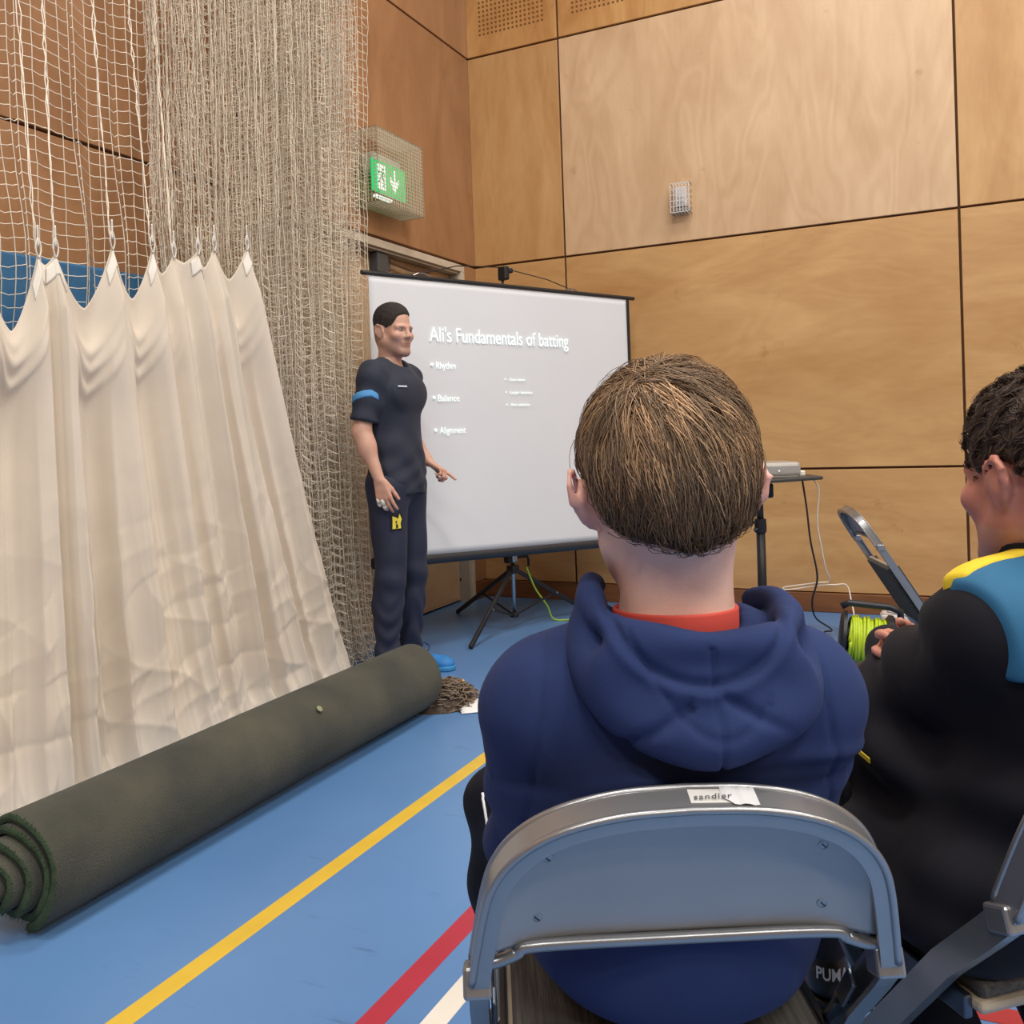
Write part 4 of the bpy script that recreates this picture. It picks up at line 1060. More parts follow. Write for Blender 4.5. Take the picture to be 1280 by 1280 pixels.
def shoe(parent, loc, rz, m_up, m_sole, size=0.28, name='shoe', high=0.0):
    """trainer, heel at origin, toe along +Y"""
    L = size; F = Field((-0.07, -0.03, -0.005), (0.07, L + 0.03, 0.16 + high), 0.005)
    F.add([cap((0, 0.035, 0.055), (0, 0.10, 0.050), 0.040, 0.042, None, 0.03), cap((0, 0.10, 0.045), (0.0, L - 0.06, 0.032), 0.042, 0.040, None, 0.03), ell((0, L - 0.055, 0.032), (0.044, 0.055, 0.030), 0.02),
           cap((0, 0.045, 0.05), (0, 0.055, 0.115 + high), 0.036, 0.038, None, 0.02)])
    F.keep(lambda X, Y, Z: 0.018 - Z + 0 * X + 0 * Y)
    o = soft(name, F, m_up, parent); o.location = loc; o.rotation_euler = (0, 0, rz)
    F = Field((-0.07, -0.03, -0.005), (0.07, L + 0.03, 0.05), 0.005)
    F.add([cap((0, 0.035, 0.015), (0, 0.12, 0.015), 0.041, 0.036, None, 0.02), cap((0, 0.12, 0.015), (0, L - 0.05, 0.015), 0.037, 0.044, None, 0.02), cap((0, L - 0.05, 0.016), (0, L - 0.04, 0.018), 0.044, 0.042, None, 0.02)])
    F.keep(lambda X, Y, Z: np.maximum(-Z, Z - 0.026) + 0 * X + 0 * Y)
    soft('sole', F, m_sole, o, 1)
    return o
# ------------------------------------------------------------------ folding chairs (origin on the floor under the bend of the back, facing +Y)
CH_M = mat('galvanised_chair_steel', (160, 160, 161), rough=0.30, metal=0.75, var=0.06, vs_=9)
CH_P = mat('chair_back_sheet', (166, 166, 167), rough=0.42, metal=0.42, var=0.05, vs_=5)
CH_D = mat('chair_dark_steel', (96, 102, 112), rough=0.33, metal=0.9, var=0.06)
FAB = mat('grey_ribbed_fabric', (96, 92, 86), rough=0.9, var=0.2, vs_=160, stretch=(1, 0.05, 1), rgb2=(66, 63, 60), bump=0.5, bs=260)
EDGE = mat('seat_edge_tan', (176, 162, 142), rough=0.5, var=0.05)
def hoop_pts():
    """half of the back hoop: (x,z) from the apex down to the bend"""
    return [(x, z - 0.017) for x, z in ((0.0, 0.800), (0.06, 0.797), (0.11, 0.787), (0.145, 0.772), (0.170, 0.752), (0.186, 0.728), (0.195, 0.700), (0.203, 0.660), (0.211, 0.615))]
def yb(z): return -0.300 * (z - 0.598)          # lean of the back, bend at z = 0.598
def make_chair(name, label, loc, rz, group, sticker=False, folded=False):
    c = empty(name, loc, rz); tag(c, label, 'chair', group)
    h = spline([(x, z) for x, z in hoop_pts()], 5)
    right = [(x, yb(z), z) for x, z in h]
    legr = [(0.212, 0.006, 0.584), (0.213, 0.028, 0.560), (0.214, 0.10, 0.485), (0.216, 0.26, 0.285), (0.218, 0.475, 0.012)]
    if folded: legr = [(0.212, yb(z), z) for z in (0.584, 0.560, 0.485, 0.285, 0.012)]
    path = [(-x, y, z) for x, y, z in legr[::-1]] + [(-x, y, z) for x, y, z in right[::-1]] + right[1:] + legr
    # U channel: outer web with two flanges, open towards the inside of the hoop
    w, d, t = 0.020, 0.034, 0.0022
    prof = [(-w / 2, -d / 2), (w / 2, -d / 2), (w / 2, d / 2), (-w / 2, d / 2), (-w / 2, d / 2 - t * 2.5), (w / 2 - t, d / 2 - t), (w / 2 - t, -d / 2 + t), (-w / 2, -d / 2 + t * 2.5)]
    P = np.array(path, float); n = np.array([0, math.cos(math.atan(0.30)), math.sin(math.atan(0.30))])
    MB().sweep(P, prof[::-1], n).build('frame', CH_M, c, auto=35)
    # rolled beads on both rims of the hoop
    up = P[len(legr):-len(legr)]
    for s_ in (-1, 1):
        T_ = np.gradient(up, axis=0); T_ /= np.linalg.norm(T_, axis=1)[:, None]; U_ = np.cross(T_, n)
        MB().tube(up + n * s_ * d / 2 + U_ * (w / 2 - 0.002) * np.sign(U_[len(U_) // 2][2]), 0.0042, 8).build('rim_bead', CH_M, c, smooth=True)
    # back panel: bowed sheet
    xs = np.linspace(-0.198, 0.198, 41); rows = np.linspace(0, 1, 22)
    hx, hz = h[:, 0], h[:, 1]
    G = np.zeros((41, 22, 3))
    for i, x in enumerate(xs):
        zt_ = np.interp(abs(x), hx, hz) - 0.003
        for j, v in enumerate(rows):
            z = (0.623 - 0.004 * (1 - (x / 0.2) ** 2)) * (1 - v) + zt_ * v; z = max(z, 0.58)
            bow = 0.020 * (1 - (x / 0.2) ** 2) * (1 - 0.15 * v) - 0.0
            edge = 0.012 * (abs(x) / 0.2) ** 8
            G[i, j] = (x * (0.995 if v > 0.1 else 1), yb(z) + 0.006 + bow * 0.8 - edge, z)
    pn_ = MB().grid(G).build('back_panel', CH_P, c, smooth=True); so = pn_.modifiers.new('thickness', 'SOLIDIFY'); so.thickness = 0.002; so.offset = 1
    bx = [-0.205, -0.190, -0.172, -0.150, 0.0, 0.150, 0.172, 0.190, 0.205]; bz = [q - 0.017 for q in (0.626, 0.627, 0.633, 0.640, 0.635, 0.640, 0.633, 0.627, 0.626)]
    bp = spline([(x, yb(z) + 0.006 + 0.016 * (1 - (x / 0.2) ** 2) - 0.006, z) for x, z in zip(bx, bz)], 6)
    MB().tube(bp, 0.0068, 8).build('panel_bead', CH_M, pn_, smooth=True)
    for x, z in ((-0.138, 0.725), (0.142, 0.725), (-0.150, 0.655), (0.146, 0.655)):
        y = yb(z) + 0.006 + 0.016 * (1 - (x / 0.2) ** 2)
        sc_ = MB().lathe([(0.0005, 0.0), (0.0062, 0.0), (0.0058, 0.0018), (0.003, 0.0030), (0.0005, 0.0034)], 12, rotframe((1, 0, 0), (0, n[2] * 1.0, -n[1]), tuple(-n), (x, y, z))).build('screw', CH_M, pn_, auto=40)
        MB().box((-0.0035, -0.0006, 0.003), (0.0035, 0.0006, 0.0037), rotframe((0.7, 0.7 * n[2], -0.7 * n[1]), (-0.7, 0.7 * n[2], -0.7 * n[1]), tuple(-n), (x, y, z))).build('screw_slot', DARK, sc_)
    for s_ in (-1, 1):       # spring clips at the bend and the lower hinge plates
        MB().bbox((-0.015, -0.018, -0.016), (0.015, 0.018, 0.016), r=0.004, M=rotframe((1, 0, 0), (0, 0.95, -0.3), (0, 0.3, 0.95), (s_ * 0.213, 0.004, 0.588))).build('spring_clip', CH_M, c)
        if not folded: MB().bbox((-0.003, -0.010, -0.03), (0.003, 0.010, 0.03), r=0.002, M=rotframe((1, 0, 0), (0, 0.78, 0.62), (0, -0.62, 0.78), (s_ * 0.198, 0.075, 0.515))).build('slot_plate', CH_D, c)
    if folded:               # seat and rear legs swung flat into the frame
        tl = math.atan(0.30); FM = rotframe((1, 0, 0), (0, -math.sin(tl), math.cos(tl)), (0, -math.cos(tl), -math.sin(tl)), (0, yb(0.14) - 0.004, 0.14))
        st_ = MB().bbox((-0.185, 0.0, -0.008), (0.185, 0.355, 0.008), r=0.006, M=FM).build('seat', EDGE, c)
        MB().bbox((-0.178, 0.005, 0.007), (0.178, 0.350, 0.026), r=0.010, M=FM, seg=3).build('seat_pad', FAB, st_)
        for s_ in (-1, 1):
            MB().sweep([(s_ * 0.190, yb(z) + 0.022, z) for z in (0.47, 0.25, 0.05)], rectprof(0.014, 0.020, 0.003), (1, 0, 0)).build('rear_leg', CH_D, c)
            MB().bbox((s_ * 0.190 - 0.010, yb(0.04) + 0.012, 0.03), (s_ * 0.190 + 0.010, yb(0.04) + 0.036, 0.055), r=0.005).build('rubber_foot', DARK, c)
            MB().bbox((s_ * 0.214 - 0.012, yb(0.014) - 0.020, 0), (s_ * 0.214 + 0.012, yb(0.014) + 0.020, 0.028), r=0.006).build('rubber_foot', DARK, c)
        MB().tube([(-0.190, yb(0.12) + 0.022, 0.12), (0.190, yb(0.12) + 0.022, 0.12)], 0.009, 8).build('crossbar', CH_D, c, smooth=True)
    else:
        # seat: padded board
        st_ = MB().bbox((-0.185, 0.075, 0.425), (0.185, 0.430, 0.440), r=0.006).build('seat', EDGE, c)
        MB().bbox((-0.178, 0.080, 0.438), (0.178, 0.425, 0.458), r=0.010, seg=3).build('seat_pad', FAB, st_)
        MB().bbox((-0.196, 0.09, 0.415), (-0.184, 0.42, 0.445), r=0.003).build('seat_rail', CH_D, st_); MB().bbox((0.184, 0.09, 0.415), (0.196, 0.42, 0.445), r=0.003).build('seat_rail', CH_D, st_)
        # rear legs
        for s_ in (-1, 1):
            MB().sweep([(s_ * 0.190, 0.37, 0.428), (s_ * 0.190, 0.16, 0.22), (s_ * 0.190, -0.055, 0.012)], rectprof(0.014, 0.022, 0.003), (1, 0, 0)).build('rear_leg', CH_D, c)
            MB().bbox((s_ * 0.190 - 0.011, -0.075, 0), (s_ * 0.190 + 0.011, -0.038, 0.026), r=0.006).build('rubber_foot', DARK, c)
            MB().bbox((s_ * 0.218 - 0.012, 0.455, 0), (s_ * 0.218 + 0.012, 0.495, 0.028), r=0.006).build('rubber_foot', DARK, c)
            MB().sweep([(s_ * 0.202, 0.100, 0.484), (s_ * 0.200, 0.15, 0.432)], rectprof(0.006, 0.018, 0.002), (1, 0, 0)).build('hinge_link', CH_D, c)
        MB().tube([(-0.190, 0.04, 0.105), (0.190, 0.04, 0.105)], 0.009, 8).build('crossbar', CH_D, c, smooth=True)
        MB().tube([(-0.216, 0.385, 0.125), (0.216, 0.385, 0.125)], 0.009, 8).build('crossbar', CH_D, c, smooth=True)
    if sticker:
        s0 = MB()
        xs = np.linspace(0.0, 0.060, 12)
        zt2 = np.interp(np.abs(xs), h[:, 0], h[:, 1])
        Gs = np.array([[(x, yb(z) + (v - 0.62) * 0.020 * n[1], z + 0.0106 + (v - 0.62) * 0.020 * n[2]) for v in np.linspace(0, 1, 4)] for x, z in zip(xs, zt2)])
        stk = s0.grid(Gs[:, ::-1]).build('paper_label', mat('label_grey', (206, 204, 200), rough=0.5, var=0.03), c)
        so = stk.modifiers.new('thickness', 'SOLIDIFY'); so.thickness = 0.0006; so.offset = 1
        me = text_mesh('sandler', 0.0110, 0.0001, shear=0.25, spacing=1.15); me.materials.append(mat('label_ink', (52, 52, 56), rough=0.6, var=0))
        t_ = link('label_lettering', me, stk)
        t_.matrix_local = rotframe((1, 0, 0), tuple(n), tuple(np.cross((1, 0, 0), n)), (0.003, yb(0.783) - 0.009, 0.7952 - 0.0026))
        Gt = np.array([[(x, yb(0.783) + (v - 0.6) * 0.026 * n[1], np.interp(abs(x), h[:, 0], h[:, 1]) + 0.0118 + (v - 0.6) * 0.026 * n[2] + 0.0008 * math.sin(x * 900)) for v in np.linspace(0 if x > 0.04 else 0.35 - (x - 0.032) * 40, 1, 4)] for x in np.linspace(0.032, 0.066, 8)])
        tp = MB().grid(Gt[:, ::-1]).build('tape_strip', mat('clear_tape', (214, 214, 214), rough=0.25, var=0.05), c); so = tp.modifiers.new('thickness', 'SOLIDIFY'); so.thickness = 0.0004; so.offset = 1
    return c
GCH = 'grey steel folding chairs'
ch1 = make_chair('folding_chair', 'steel folding chair in the foreground with the seated youth in the hoodie', (0.158, 0.945, 0), R_(1.5), GCH, sticker=True)
ch2 = make_chair('folding_chair', 'steel folding chair at the lower right edge under the man in the dark jacket', (0.742, 1.080, 0), R_(16), GCH)
ch3 = make_chair('folding_chair', 'folded empty steel chair tilted behind the cable reel, seen edge-on', (1.975, 4.74, -0.042), R_(-96), GCH, folded=True)
ch3.rotation_euler = (R_(15), 0, R_(-96))
# ------------------------------------------------------------------ standing man at the screen (local frame: facing -Y)
SKIN = skin_mat('skin_fair', (206, 160, 138))
NAVY = mat('navy_jersey', (37, 42, 58), rough=0.8, var=0.10, vs_=8, bump=0.15, bs=500, sheen=0.03)
NAVY_T = mat('navy_track_fabric', (33, 38, 60), rough=0.75, var=0.10, vs_=8, bump=0.12, bs=500, sheen=0.03)
HAIR_D = mat('short_dark_hair', (46, 36, 32), rough=0.75, var=0.35, vs_=90, bump=0.9, bs=420)
pm = empty('person', (-0.566, 4.46, 0), R_(67)); tag(pm, 'standing man in a navy t-shirt and track trousers beside the screen, one hand pointing down', 'person')
HM = Matrix.Translation((0.005, -0.012, 1.672)) @ Matrix.Rotation(R_(-17), 4, 'Z') @ Matrix.Rotation(R_(3), 4, 'X')
sh_r, el_r, wr_r = V3(-0.182, 0.010, 1.450), V3(-0.226, 0.045, 1.185), V3(-0.224, -0.040, 0.965)
sh_l, el_l, wr_l = V3(0.182, 0.010, 1.450), V3(0.230, 0.055, 1.190), V3(0.205, -0.070, 1.030)
torso = [ell((0, 0.0, 1.340), (0.168, 0.112, 0.185), 0.05), ell((0, -0.008, 1.10), (0.148, 0.105, 0.20), 0.06), ell((0, 0.0, 0.95), (0.160, 0.112, 0.12), 0.05),
         cap((-0.15, 0.008, 1.452), (0.15, 0.008, 1.452), 0.047, None, None, 0.05), cap((-0.055, 0.012, 1.505), (-0.165, 0.008, 1.462), 0.036, 0.040, None, 0.03), cap((0.055, 0.012, 1.505), (0.165, 0.008, 1.462), 0.036, 0.040, None, 0.03),
         ell((-0.075, -0.085, 1.37), (0.070, 0.026, 0.055), 0.05), ell((0.075, -0.085, 1.37), (0.070, 0.026, 0.055), 0.05)]
arm_r = [cap(sh_r, el_r, 0.053, 0.043, None, 0.04), cap(el_r, wr_r, 0.046, 0.028, None, 0.03), ell(el_r * 0.7 + wr_r * 0.3, (0.046, 0.044, 0.06), 0.03)]
arm_l = [cap(sh_l, el_l, 0.053, 0.043, None, 0.04), cap(el_l, wr_l, 0.046, 0.029, None, 0.03)]
legs = []
for q in (-1, 1):
    hip, kn_, an = V3(q * 0.088, 0.0, 0.92), V3(q * 0.105, -0.012, 0.50), V3(q * 0.115, 0.025, 0.085)
    legs += [cap(hip, kn_, 0.088, 0.058, None, 0.04), cap(kn_, an, 0.056, 0.040, None, 0.03), ell(kn_ * 0.65 + an * 0.35 + V3(0, 0.018, 0), (0.052, 0.056, 0.11), 0.03)]
hr, fr_ = hand_prims(wr_r, (0.06, -0.22, -0.98), (0.95, 0.15, -0.1), 1, curl=(14, 18, 22, 24), thumb=30)
hl, fl_ = hand_prims(wr_l, (0.10, -0.84, -0.52), (-0.2, 0.35, -0.85), 1, curl=(4, 58, 66, 70), thumb=22, s=1.0)
F = Field((-0.36, -0.24, 0.05), (0.36, 0.20, 1.84), 0.0048)
F.add(torso, -0.014).add(arm_r + arm_l, -0.003).add(legs, -0.014)
F.add([cap((0, 0.022, 1.47), (0, 0.004, 1.60), 0.060, 0.055, None, 0.03)])
HF = move(head_prims(1.0), HM)
F.add(HF); F.sub(move(head_cuts(1.0), HM), 0.007); F.add(move(ear_prims(1.0), HM)); F.add(hr + hl)
Hi = np.array(HM.inverted())
def tone_man(V):
    p = V @ Hi[:3, :3].T + Hi[:3, 3]; c = np.ones((len(V), 3), np.float32)
    def g(ctr, r): return np.exp(-(((p - np.array(ctr)) / np.array(r)) ** 2).sum(1))[:, None]
    face = (p[:, 2] > -0.14) & (p[:, 1] < 0.06)
    beard = (1 / (1 + np.exp((p[:, 2] + 0.045) / 0.010))) * (1 / (1 + np.exp((p[:, 1] - 0.01) / 0.012))) * (p[:, 2] > -0.128)
    beard = beard[:, None] * (1 - 0.5 * g((0, -0.09, -0.035), (0.03, 0.03, 0.016)))
    c *= 1 - beard * np.array([0.30, 0.30, 0.28])
    lip = np.maximum(g((0, -0.092, -0.0625), (0.017, 0.02, 0.0045)), g((0, -0.092, -0.0730), (0.015, 0.02, 0.0050)))
    c *= 1 - lip * np.array([0.12, 0.42, 0.36])
    for q in (-1, 1):
        brow = g((q * 0.030, -0.085, 0.0155), (0.022, 0.03, 0.0060)); c *= 1 - brow * np.array([0.62, 0.68, 0.70])
        eye = g((q * 0.031, -0.088, -0.001), (0.016, 0.02, 0.006)); c *= 1 - eye * 0.35
        c *= 1 - g((q * 0.048, -0.06, -0.03), (0.02, 0.03, 0.018)) * np.array([0.0, 0.12, 0.12])
    c *= 1 - g((0, -0.11, -0.03), (0.012, 0.014, 0.014)) * np.array([0.0, 0.12, 0.12])
    # clipped sides of the hair
    side_ = (np.abs(p[:, 0]) > 0.045) & (p[:, 2] > 0.0) & (p[:, 1] > -0.045)
    fade = np.clip((p[:, 2] - 0.0) / 0.05, 0, 1) * np.clip((p[:, 1] + 0.052) / 0.02, 0, 1)
    c *= 1 - (fade * (p[:, 2] > 0))[:, None] * np.array([0.62, 0.66, 0.68])
    back = np.clip((p[:, 1] - 0.03) / 0.03, 0, 1) * np.clip((p[:, 2] + 0.06) / 0.03, 0, 1)
    c *= 1 - back[:, None] * np.array([0.55, 0.60, 0.62])
    hand_red = ((V[:, 2] < 0.92) & (np.abs(V[:, 0]) > 0.15))[:, None] | ((V[:, 2] < 1.03) & (V[:, 0] > 0.17))[:, None]
    c *= np.where(hand_red, np.array([1.0, 0.93, 0.92]), 1.0)
    return c
body = soft('body', F, SKIN, pm, 1, color=tone_man)
# hair on top
F = Field((-0.12, -0.14, 1.62), (0.12, 0.13, 1.84), 0.0045)
F.add(move([ell((0, 0.014, 0.044), (0.0765, 0.0985, 0.087))], HM), 0.0015)
F.warp(lambda X, Y, Z: -0.009 * np.clip((Z - 1.715) / 0.07, 0, 1) + 0 * X + 0 * Y)
hz_ = np.array(HM.translation, np.float32)
def hairline(X, Y, Z):
    y = Y - hz_[1]; z = Z - hz_[2]; x = np.abs(X - hz_[0])
    zl = np.where(y < -0.045, 0.074 + 0.0 * y, np.where(y < -0.015, 0.040, np.where(y < 0.035, 0.016, -0.030)))
    zl = np.interp(y.ravel(), [-0.12, -0.078, -0.060, -0.046, -0.028, 0.0, 0.03, 0.06, 0.11], [0.078, 0.076, 0.064, 0.034, 0.008, 0.004, -0.006, -0.030, -0.050]).reshape(y.shape)
    return (zl - z) * 0.8 + np.clip(x - 0.045, 0, 1) * 0.15
F.keep(hairline)
soft('hair', F, HAIR_D, pm, 2, disp=lambda V: 0.0014 * np.sin(V[:, 0] * 700 + 3 * np.sin(V[:, 1] * 300)) * np.sin(V[:, 1] * 640))
for q in (-1, 1):
    e = HM @ Vector((q * 0.031, -0.0742, -0.001))
    mE = MB(); th_ = np.linspace(0, math.pi, 9); mE.lathe([(max(0.0004, 0.0118 * math.sin(t)), -0.0118 * math.cos(t)) for t in th_], 14, rotframe((1, 0, 0), (0, 0, 1), (0, -1, 0), tuple(e)))
    eye = mE.build('eye', mat('eye_white', (150, 138, 132), rough=0.3, var=0), pm, smooth=True)
    MB().lathe([(0.0004, 0.0), (0.0058, 0.0), (0.0050, 0.0012), (0.0004, 0.0018)], 12, rotframe((1, 0, 0), (0, 0, 1), (0.25, -0.97, 0), tuple(np.array(e) + np.array((0.0028, -0.0112, 0.0005))))).build('iris', mat('iris_dark', (58, 52, 48), rough=0.15, var=0), eye)
# t-shirt
def fold_shirt(V):
    x, y, z = V.T
    f = 0.0035 * np.sin(34 * (z + 0.9 * x) + 2 * np.sin(9 * x)) * np.clip((1.30 - z) / 0.25, 0, 1) * np.clip((z - 0.86) / 0.05, 0, 1)
    f += 0.003 * np.sin(55 * (z - 0.7 * x) + 3 * np.sin(7 * z)) * np.clip((1.20 - z) / 0.2, 0, 1)
    f += 0.0025 * np.sin(60 * z + 40 * x) * (np.abs(x) > 0.17)
    return f
F = Field((-0.36, -0.22, 0.84), (0.36, 0.20, 1.60), 0.006)
F.add(torso, 0.010).add([cap((0, -0.005, 1.05), (0, -0.002, 0.90), 0.150, 0.158, ((0, 1, 0), 0.74), 0.05)])
F.add([cap(sh_r, el_r, 0.058, 0.061, None, 0.05), cap(sh_l, el_l, 0.058, 0.061, None, 0.05)], 0.002)
def sleeve_end(sh, el, t):
    ax_ = (el - sh) / np.linalg.norm(el - sh); p0 = sh + (el - sh) * t
    return lambda X, Y, Z: (X - p0[0]) * ax_[0] + (Y - p0[1]) * ax_[1] + (Z - p0[2]) * ax_[2]
er, elft = sleeve_end(sh_r, el_r, 0.80), sleeve_end(sh_l, el_l, 0.80)
F.keep(lambda X, Y, Z: np.where(X < -0.165 - 0.12 * np.clip(1.42 - Z, 0, 1) * 0, er(X, Y, Z), -1.0))
F.keep(lambda X, Y, Z: np.where(X > 0.165, elft(X, Y, Z), -1.0))
F.keep(lambda X, Y, Z: (0.885 + 0.02 * X - Z))
F.sub([cap((0, 0.028, 1.50), (0, -0.055, 1.60), 0.075, 0.085, None, 0.01), cap((0, 0.02, 1.525), (0, 0.0, 1.66), 0.068, 0.072, None, 0.01)], 0.004)
shirt = soft('t_shirt', F, NAVY, pm, 2, disp=fold_shirt)
# ribbed neck band
nb = [(0.074 * math.cos(t), 0.006 + 0.066 * math.sin(t) * (1.0), 1.508 + 0.026 * math.sin(t)) for t in np.linspace(0, 2 * math.pi, 36, endpoint=False)]
MB().tube(nb, 0.0085, 8, closed=True).build('neck_band', NAVY, shirt, smooth=True)
# light blue band round the near sleeve
F = Field((-0.36, -0.16, 1.15), (-0.10, 0.16, 1.50), 0.0045)
F.add([cap(sh_r, el_r, 0.058, 0.061, None, 0.05)], 0.0062)
ax_ = (el_r - sh_r) / np.linalg.norm(el_r - sh_r)
def band(X, Y, Z):
    t = (X - sh_r[0]) * ax_[0] + (Y - sh_r[1]) * ax_[1] + (Z - sh_r[2]) * ax_[2]
    t = t - 0.40 * np.abs(Y + 0.025) - 0.12 * (X + 0.19)
    return np.maximum(0.075 - t, t - 0.108)
F.keep(band); F.keep(lambda X, Y, Z: X + 0.175 + 0.15 * (Z - 1.40))
soft('sleeve_band', F, mat('sky_blue_band', (84, 152, 208), rough=0.7, var=0.06), shirt, 1, disp=fold_shirt)
# trousers
def fold_leg(V):
    x, y, z = V.T; low = np.clip((0.48 - z) / 0.3, 0, 1)
    f = 0.006 * low * np.sin(58 * z + 14 * np.sin(13 * x + 9 * y)) + 0.0035 * np.sin(38 * z + 22 * x) * np.clip(1 - np.abs(z - 0.50) / 0.14, 0, 1)
    return f + 0.002 * np.sin(26 * z + 30 * y)
F = Field((-0.26, -0.20, 0.05), (0.26, 0.22, 1.02), 0.0065)
F.add([ell((0, 0.0, 0.95), (0.160, 0.112, 0.12), 0.05)], 0.004).add(legs, 0.014)
F.keep(lambda X, Y, Z: np.maximum(Z - 0.985, 0.085 - Z) + 0 * X)
trs = soft('trousers', F, NAVY_T, pm, 2, disp=fold_leg)
BLUE_SH = mat('blue_shoe_knit', (44, 122, 190), rough=0.6, var=0.15, vs_=40); SOLE_W = mat('shoe_sole_teal', (60, 140, 190), rough=0.6)
LACE = mat('navy_lace', (30, 50, 96), rough=0.8)
for q, rz in ((-1, 176), (1, 186)):
    sx = q * 0.118
    so_ = shoe(pm, (sx, 0.075, 0), R_(rz), BLUE_SH, SOLE_W)
    lc = MB()
    for k in range(4): lc.tube([(-0.022, 0.115 + k * 0.022, 0.082 - k * 0.006), (0, 0.120 + k * 0.022, 0.090 - k * 0.006), (0.022, 0.115 + k * 0.022, 0.082 - k * 0.006)], 0.003, 5)
    lc.build('lace_rows', LACE, so_)['kind'] = 'stuff'
    for s_ in (-1, 1):
        MB().tube(spline([(0, 0.11, 0.095), (s_ * 0.03, 0.105, 0.125), (s_ * 0.055, 0.125, 0.105), (s_ * 0.03, 0.13, 0.088), (0, 0.115, 0.094)], 6), 0.0034, 6).build('lace_loop', LACE, so_, smooth=True)
# finger tape on the near hand, emblem, chest mark
TAPE = mat('white_finger_tape', (232, 226, 212), rough=0.8, var=0.04)
for (i, j, a, b, r) in fr_:
    if i in (2, 3) and j < 2: MB().tube([a, b], r + 0.0022, 10).build('finger_tape', TAPE, body, smooth=True)
from mathutils.bvhtree import BVHTree
def snap(o, p, d):
    """point where a ray p + t d (object space) meets the mesh, with its normal"""
    me = o.data; bv = BVHTree.FromPolygons([v.co for v in me.vertices], [tuple(f.vertices) for f in me.polygons])
    loc, nrm, _, _ = bv.ray_cast(Vector(p), Vector(d).normalized()); return loc, nrm
def decal(name, o, p, d, polys, m, up=(0, 0, 1), lift=0.0012, th=0.0012):
    """flat badge laid on the surface of o; polys in metres (x right, y up)"""
    loc, nrm = snap(o, p, d); n_ = nrm.normalized(); u = Vector(up); u = (u - n_ * u.dot(n_)).normalized(); x = u.cross(n_)
    M = rotframe(tuple(x), tuple(u), tuple(n_), tuple(loc + n_ * lift)); mb = MB()
    for pts in polys:
        k = len(pts); V = np.array([(a, b, 0) for a, b in pts] + [(a, b, th) for a, b in pts]); V = V @ np.array(M.to_3x3()).T + np.array(M.translation)
        mb.add(V, [tuple(range(k - 1, -1, -1)), tuple(range(k, 2 * k))] + [(i, (i + 1) % k, k + (i + 1) % k, k + i) for i in range(k)])
    return mb.build(name, m, o)
decal('chest_mark', shirt, (-0.500, -0.340, 1.395), (0.86, 0.50, 0), [[(-0.028, -0.004), (0.028, -0.004), (0.028, 0.004), (-0.028, 0.004)]], mat('chest_mark_white', (196, 204, 216), var=0), lift=0.003)
YEL = mat('emblem_yellow', (232, 212, 74), rough=0.6, var=0.05); EBLK = mat('emblem_black', (20, 20, 24), rough=0.6, var=0)
b0 = [(-0.024, -0.036), (0.026, -0.034), (0.024, -0.006), (0.028, 0.018), (0.018, 0.040), (0.006, 0.028), (-0.010, 0.034), (-0.026, 0.028), (-0.022, 0.004)]
emb = decal('emblem', trs, (-0.520, -0.292, 0.765), (0.86, 0.50, 0), [[(x * 1.18, y * 1.12) for x, y in b0]], EBLK, lift=0.003)
b1 = decal('emblem_figure', trs, (-0.520, -0.292, 0.765), (0.86, 0.50, 0), [[(-0.022, -0.034), (0.022, -0.033), (0.020, -0.010), (0.026, 0.010), (0.016, 0.036), (0.008, 0.012), (-0.004, 0.020), (-0.022, 0.026), (-0.020, 0.002)]], YEL, lift=0.0055)
decal('emblem_detail', trs, (-0.520, -0.292, 0.765), (0.86, 0.50, 0), [[(-0.004, -0.030), (0.006, -0.030), (0.005, -0.014), (-0.003, -0.010)], [(-0.008, -0.004), (0.002, -0.008), (-0.002, 0.006)]], EBLK, lift=0.008)['kind'] = 'stuff'
# ------------------------------------------------------------------ seated youth seen from behind (local frame: facing +Y)
def hair_mat(name, rgb, rough=0.45):
    m, nt, b = new_mat(name); at_ = N(nt, 'ShaderNodeAttribute'); at_.attribute_name = 'tone'
    mx = N(nt, 'ShaderNodeMix', _data_type='RGBA', _blend_type='MULTIPLY'); mx.inputs['Factor'].default_value = 1.0; mx.inputs['A'].default_value = (*lin(rgb), 1)
    nt.links.new(at_.outputs['Color'], mx.inputs['B']); nt.links.new(mx.outputs['Result'], b.inputs['Base Color']); b.inputs['Roughness'].default_value = rough; b.inputs['Specular IOR Level'].default_value = 0.35; return m
SKIN2 = skin_mat('skin_pale', (232, 190, 174))
HOODIE = mat('royal_navy_fleece', (41, 54, 95), rough=0.9, var=0.06, vs_=6, bump=0.12, bs=700, sheen=0.02, spec=0.2)
TRACK = mat('black_track_fabric', (17, 19, 28), rough=0.75, var=0.15, vs_=8, bump=0.1, bs=300, spec=0.2)
BX, BY = 0.180, 1.035
bo = empty('person', (BX, BY, 0), 0); tag(bo, 'youth with light brown hair in a blue hoodie, seen from behind on a folding chair', 'person')
HB_ = Matrix.Translation((-0.006, 0.030, 1.078)) @ Matrix.Rotation(R_(184), 4, 'Z') @ Matrix.Rotation(R_(4), 4, 'X')
HS = 1.045
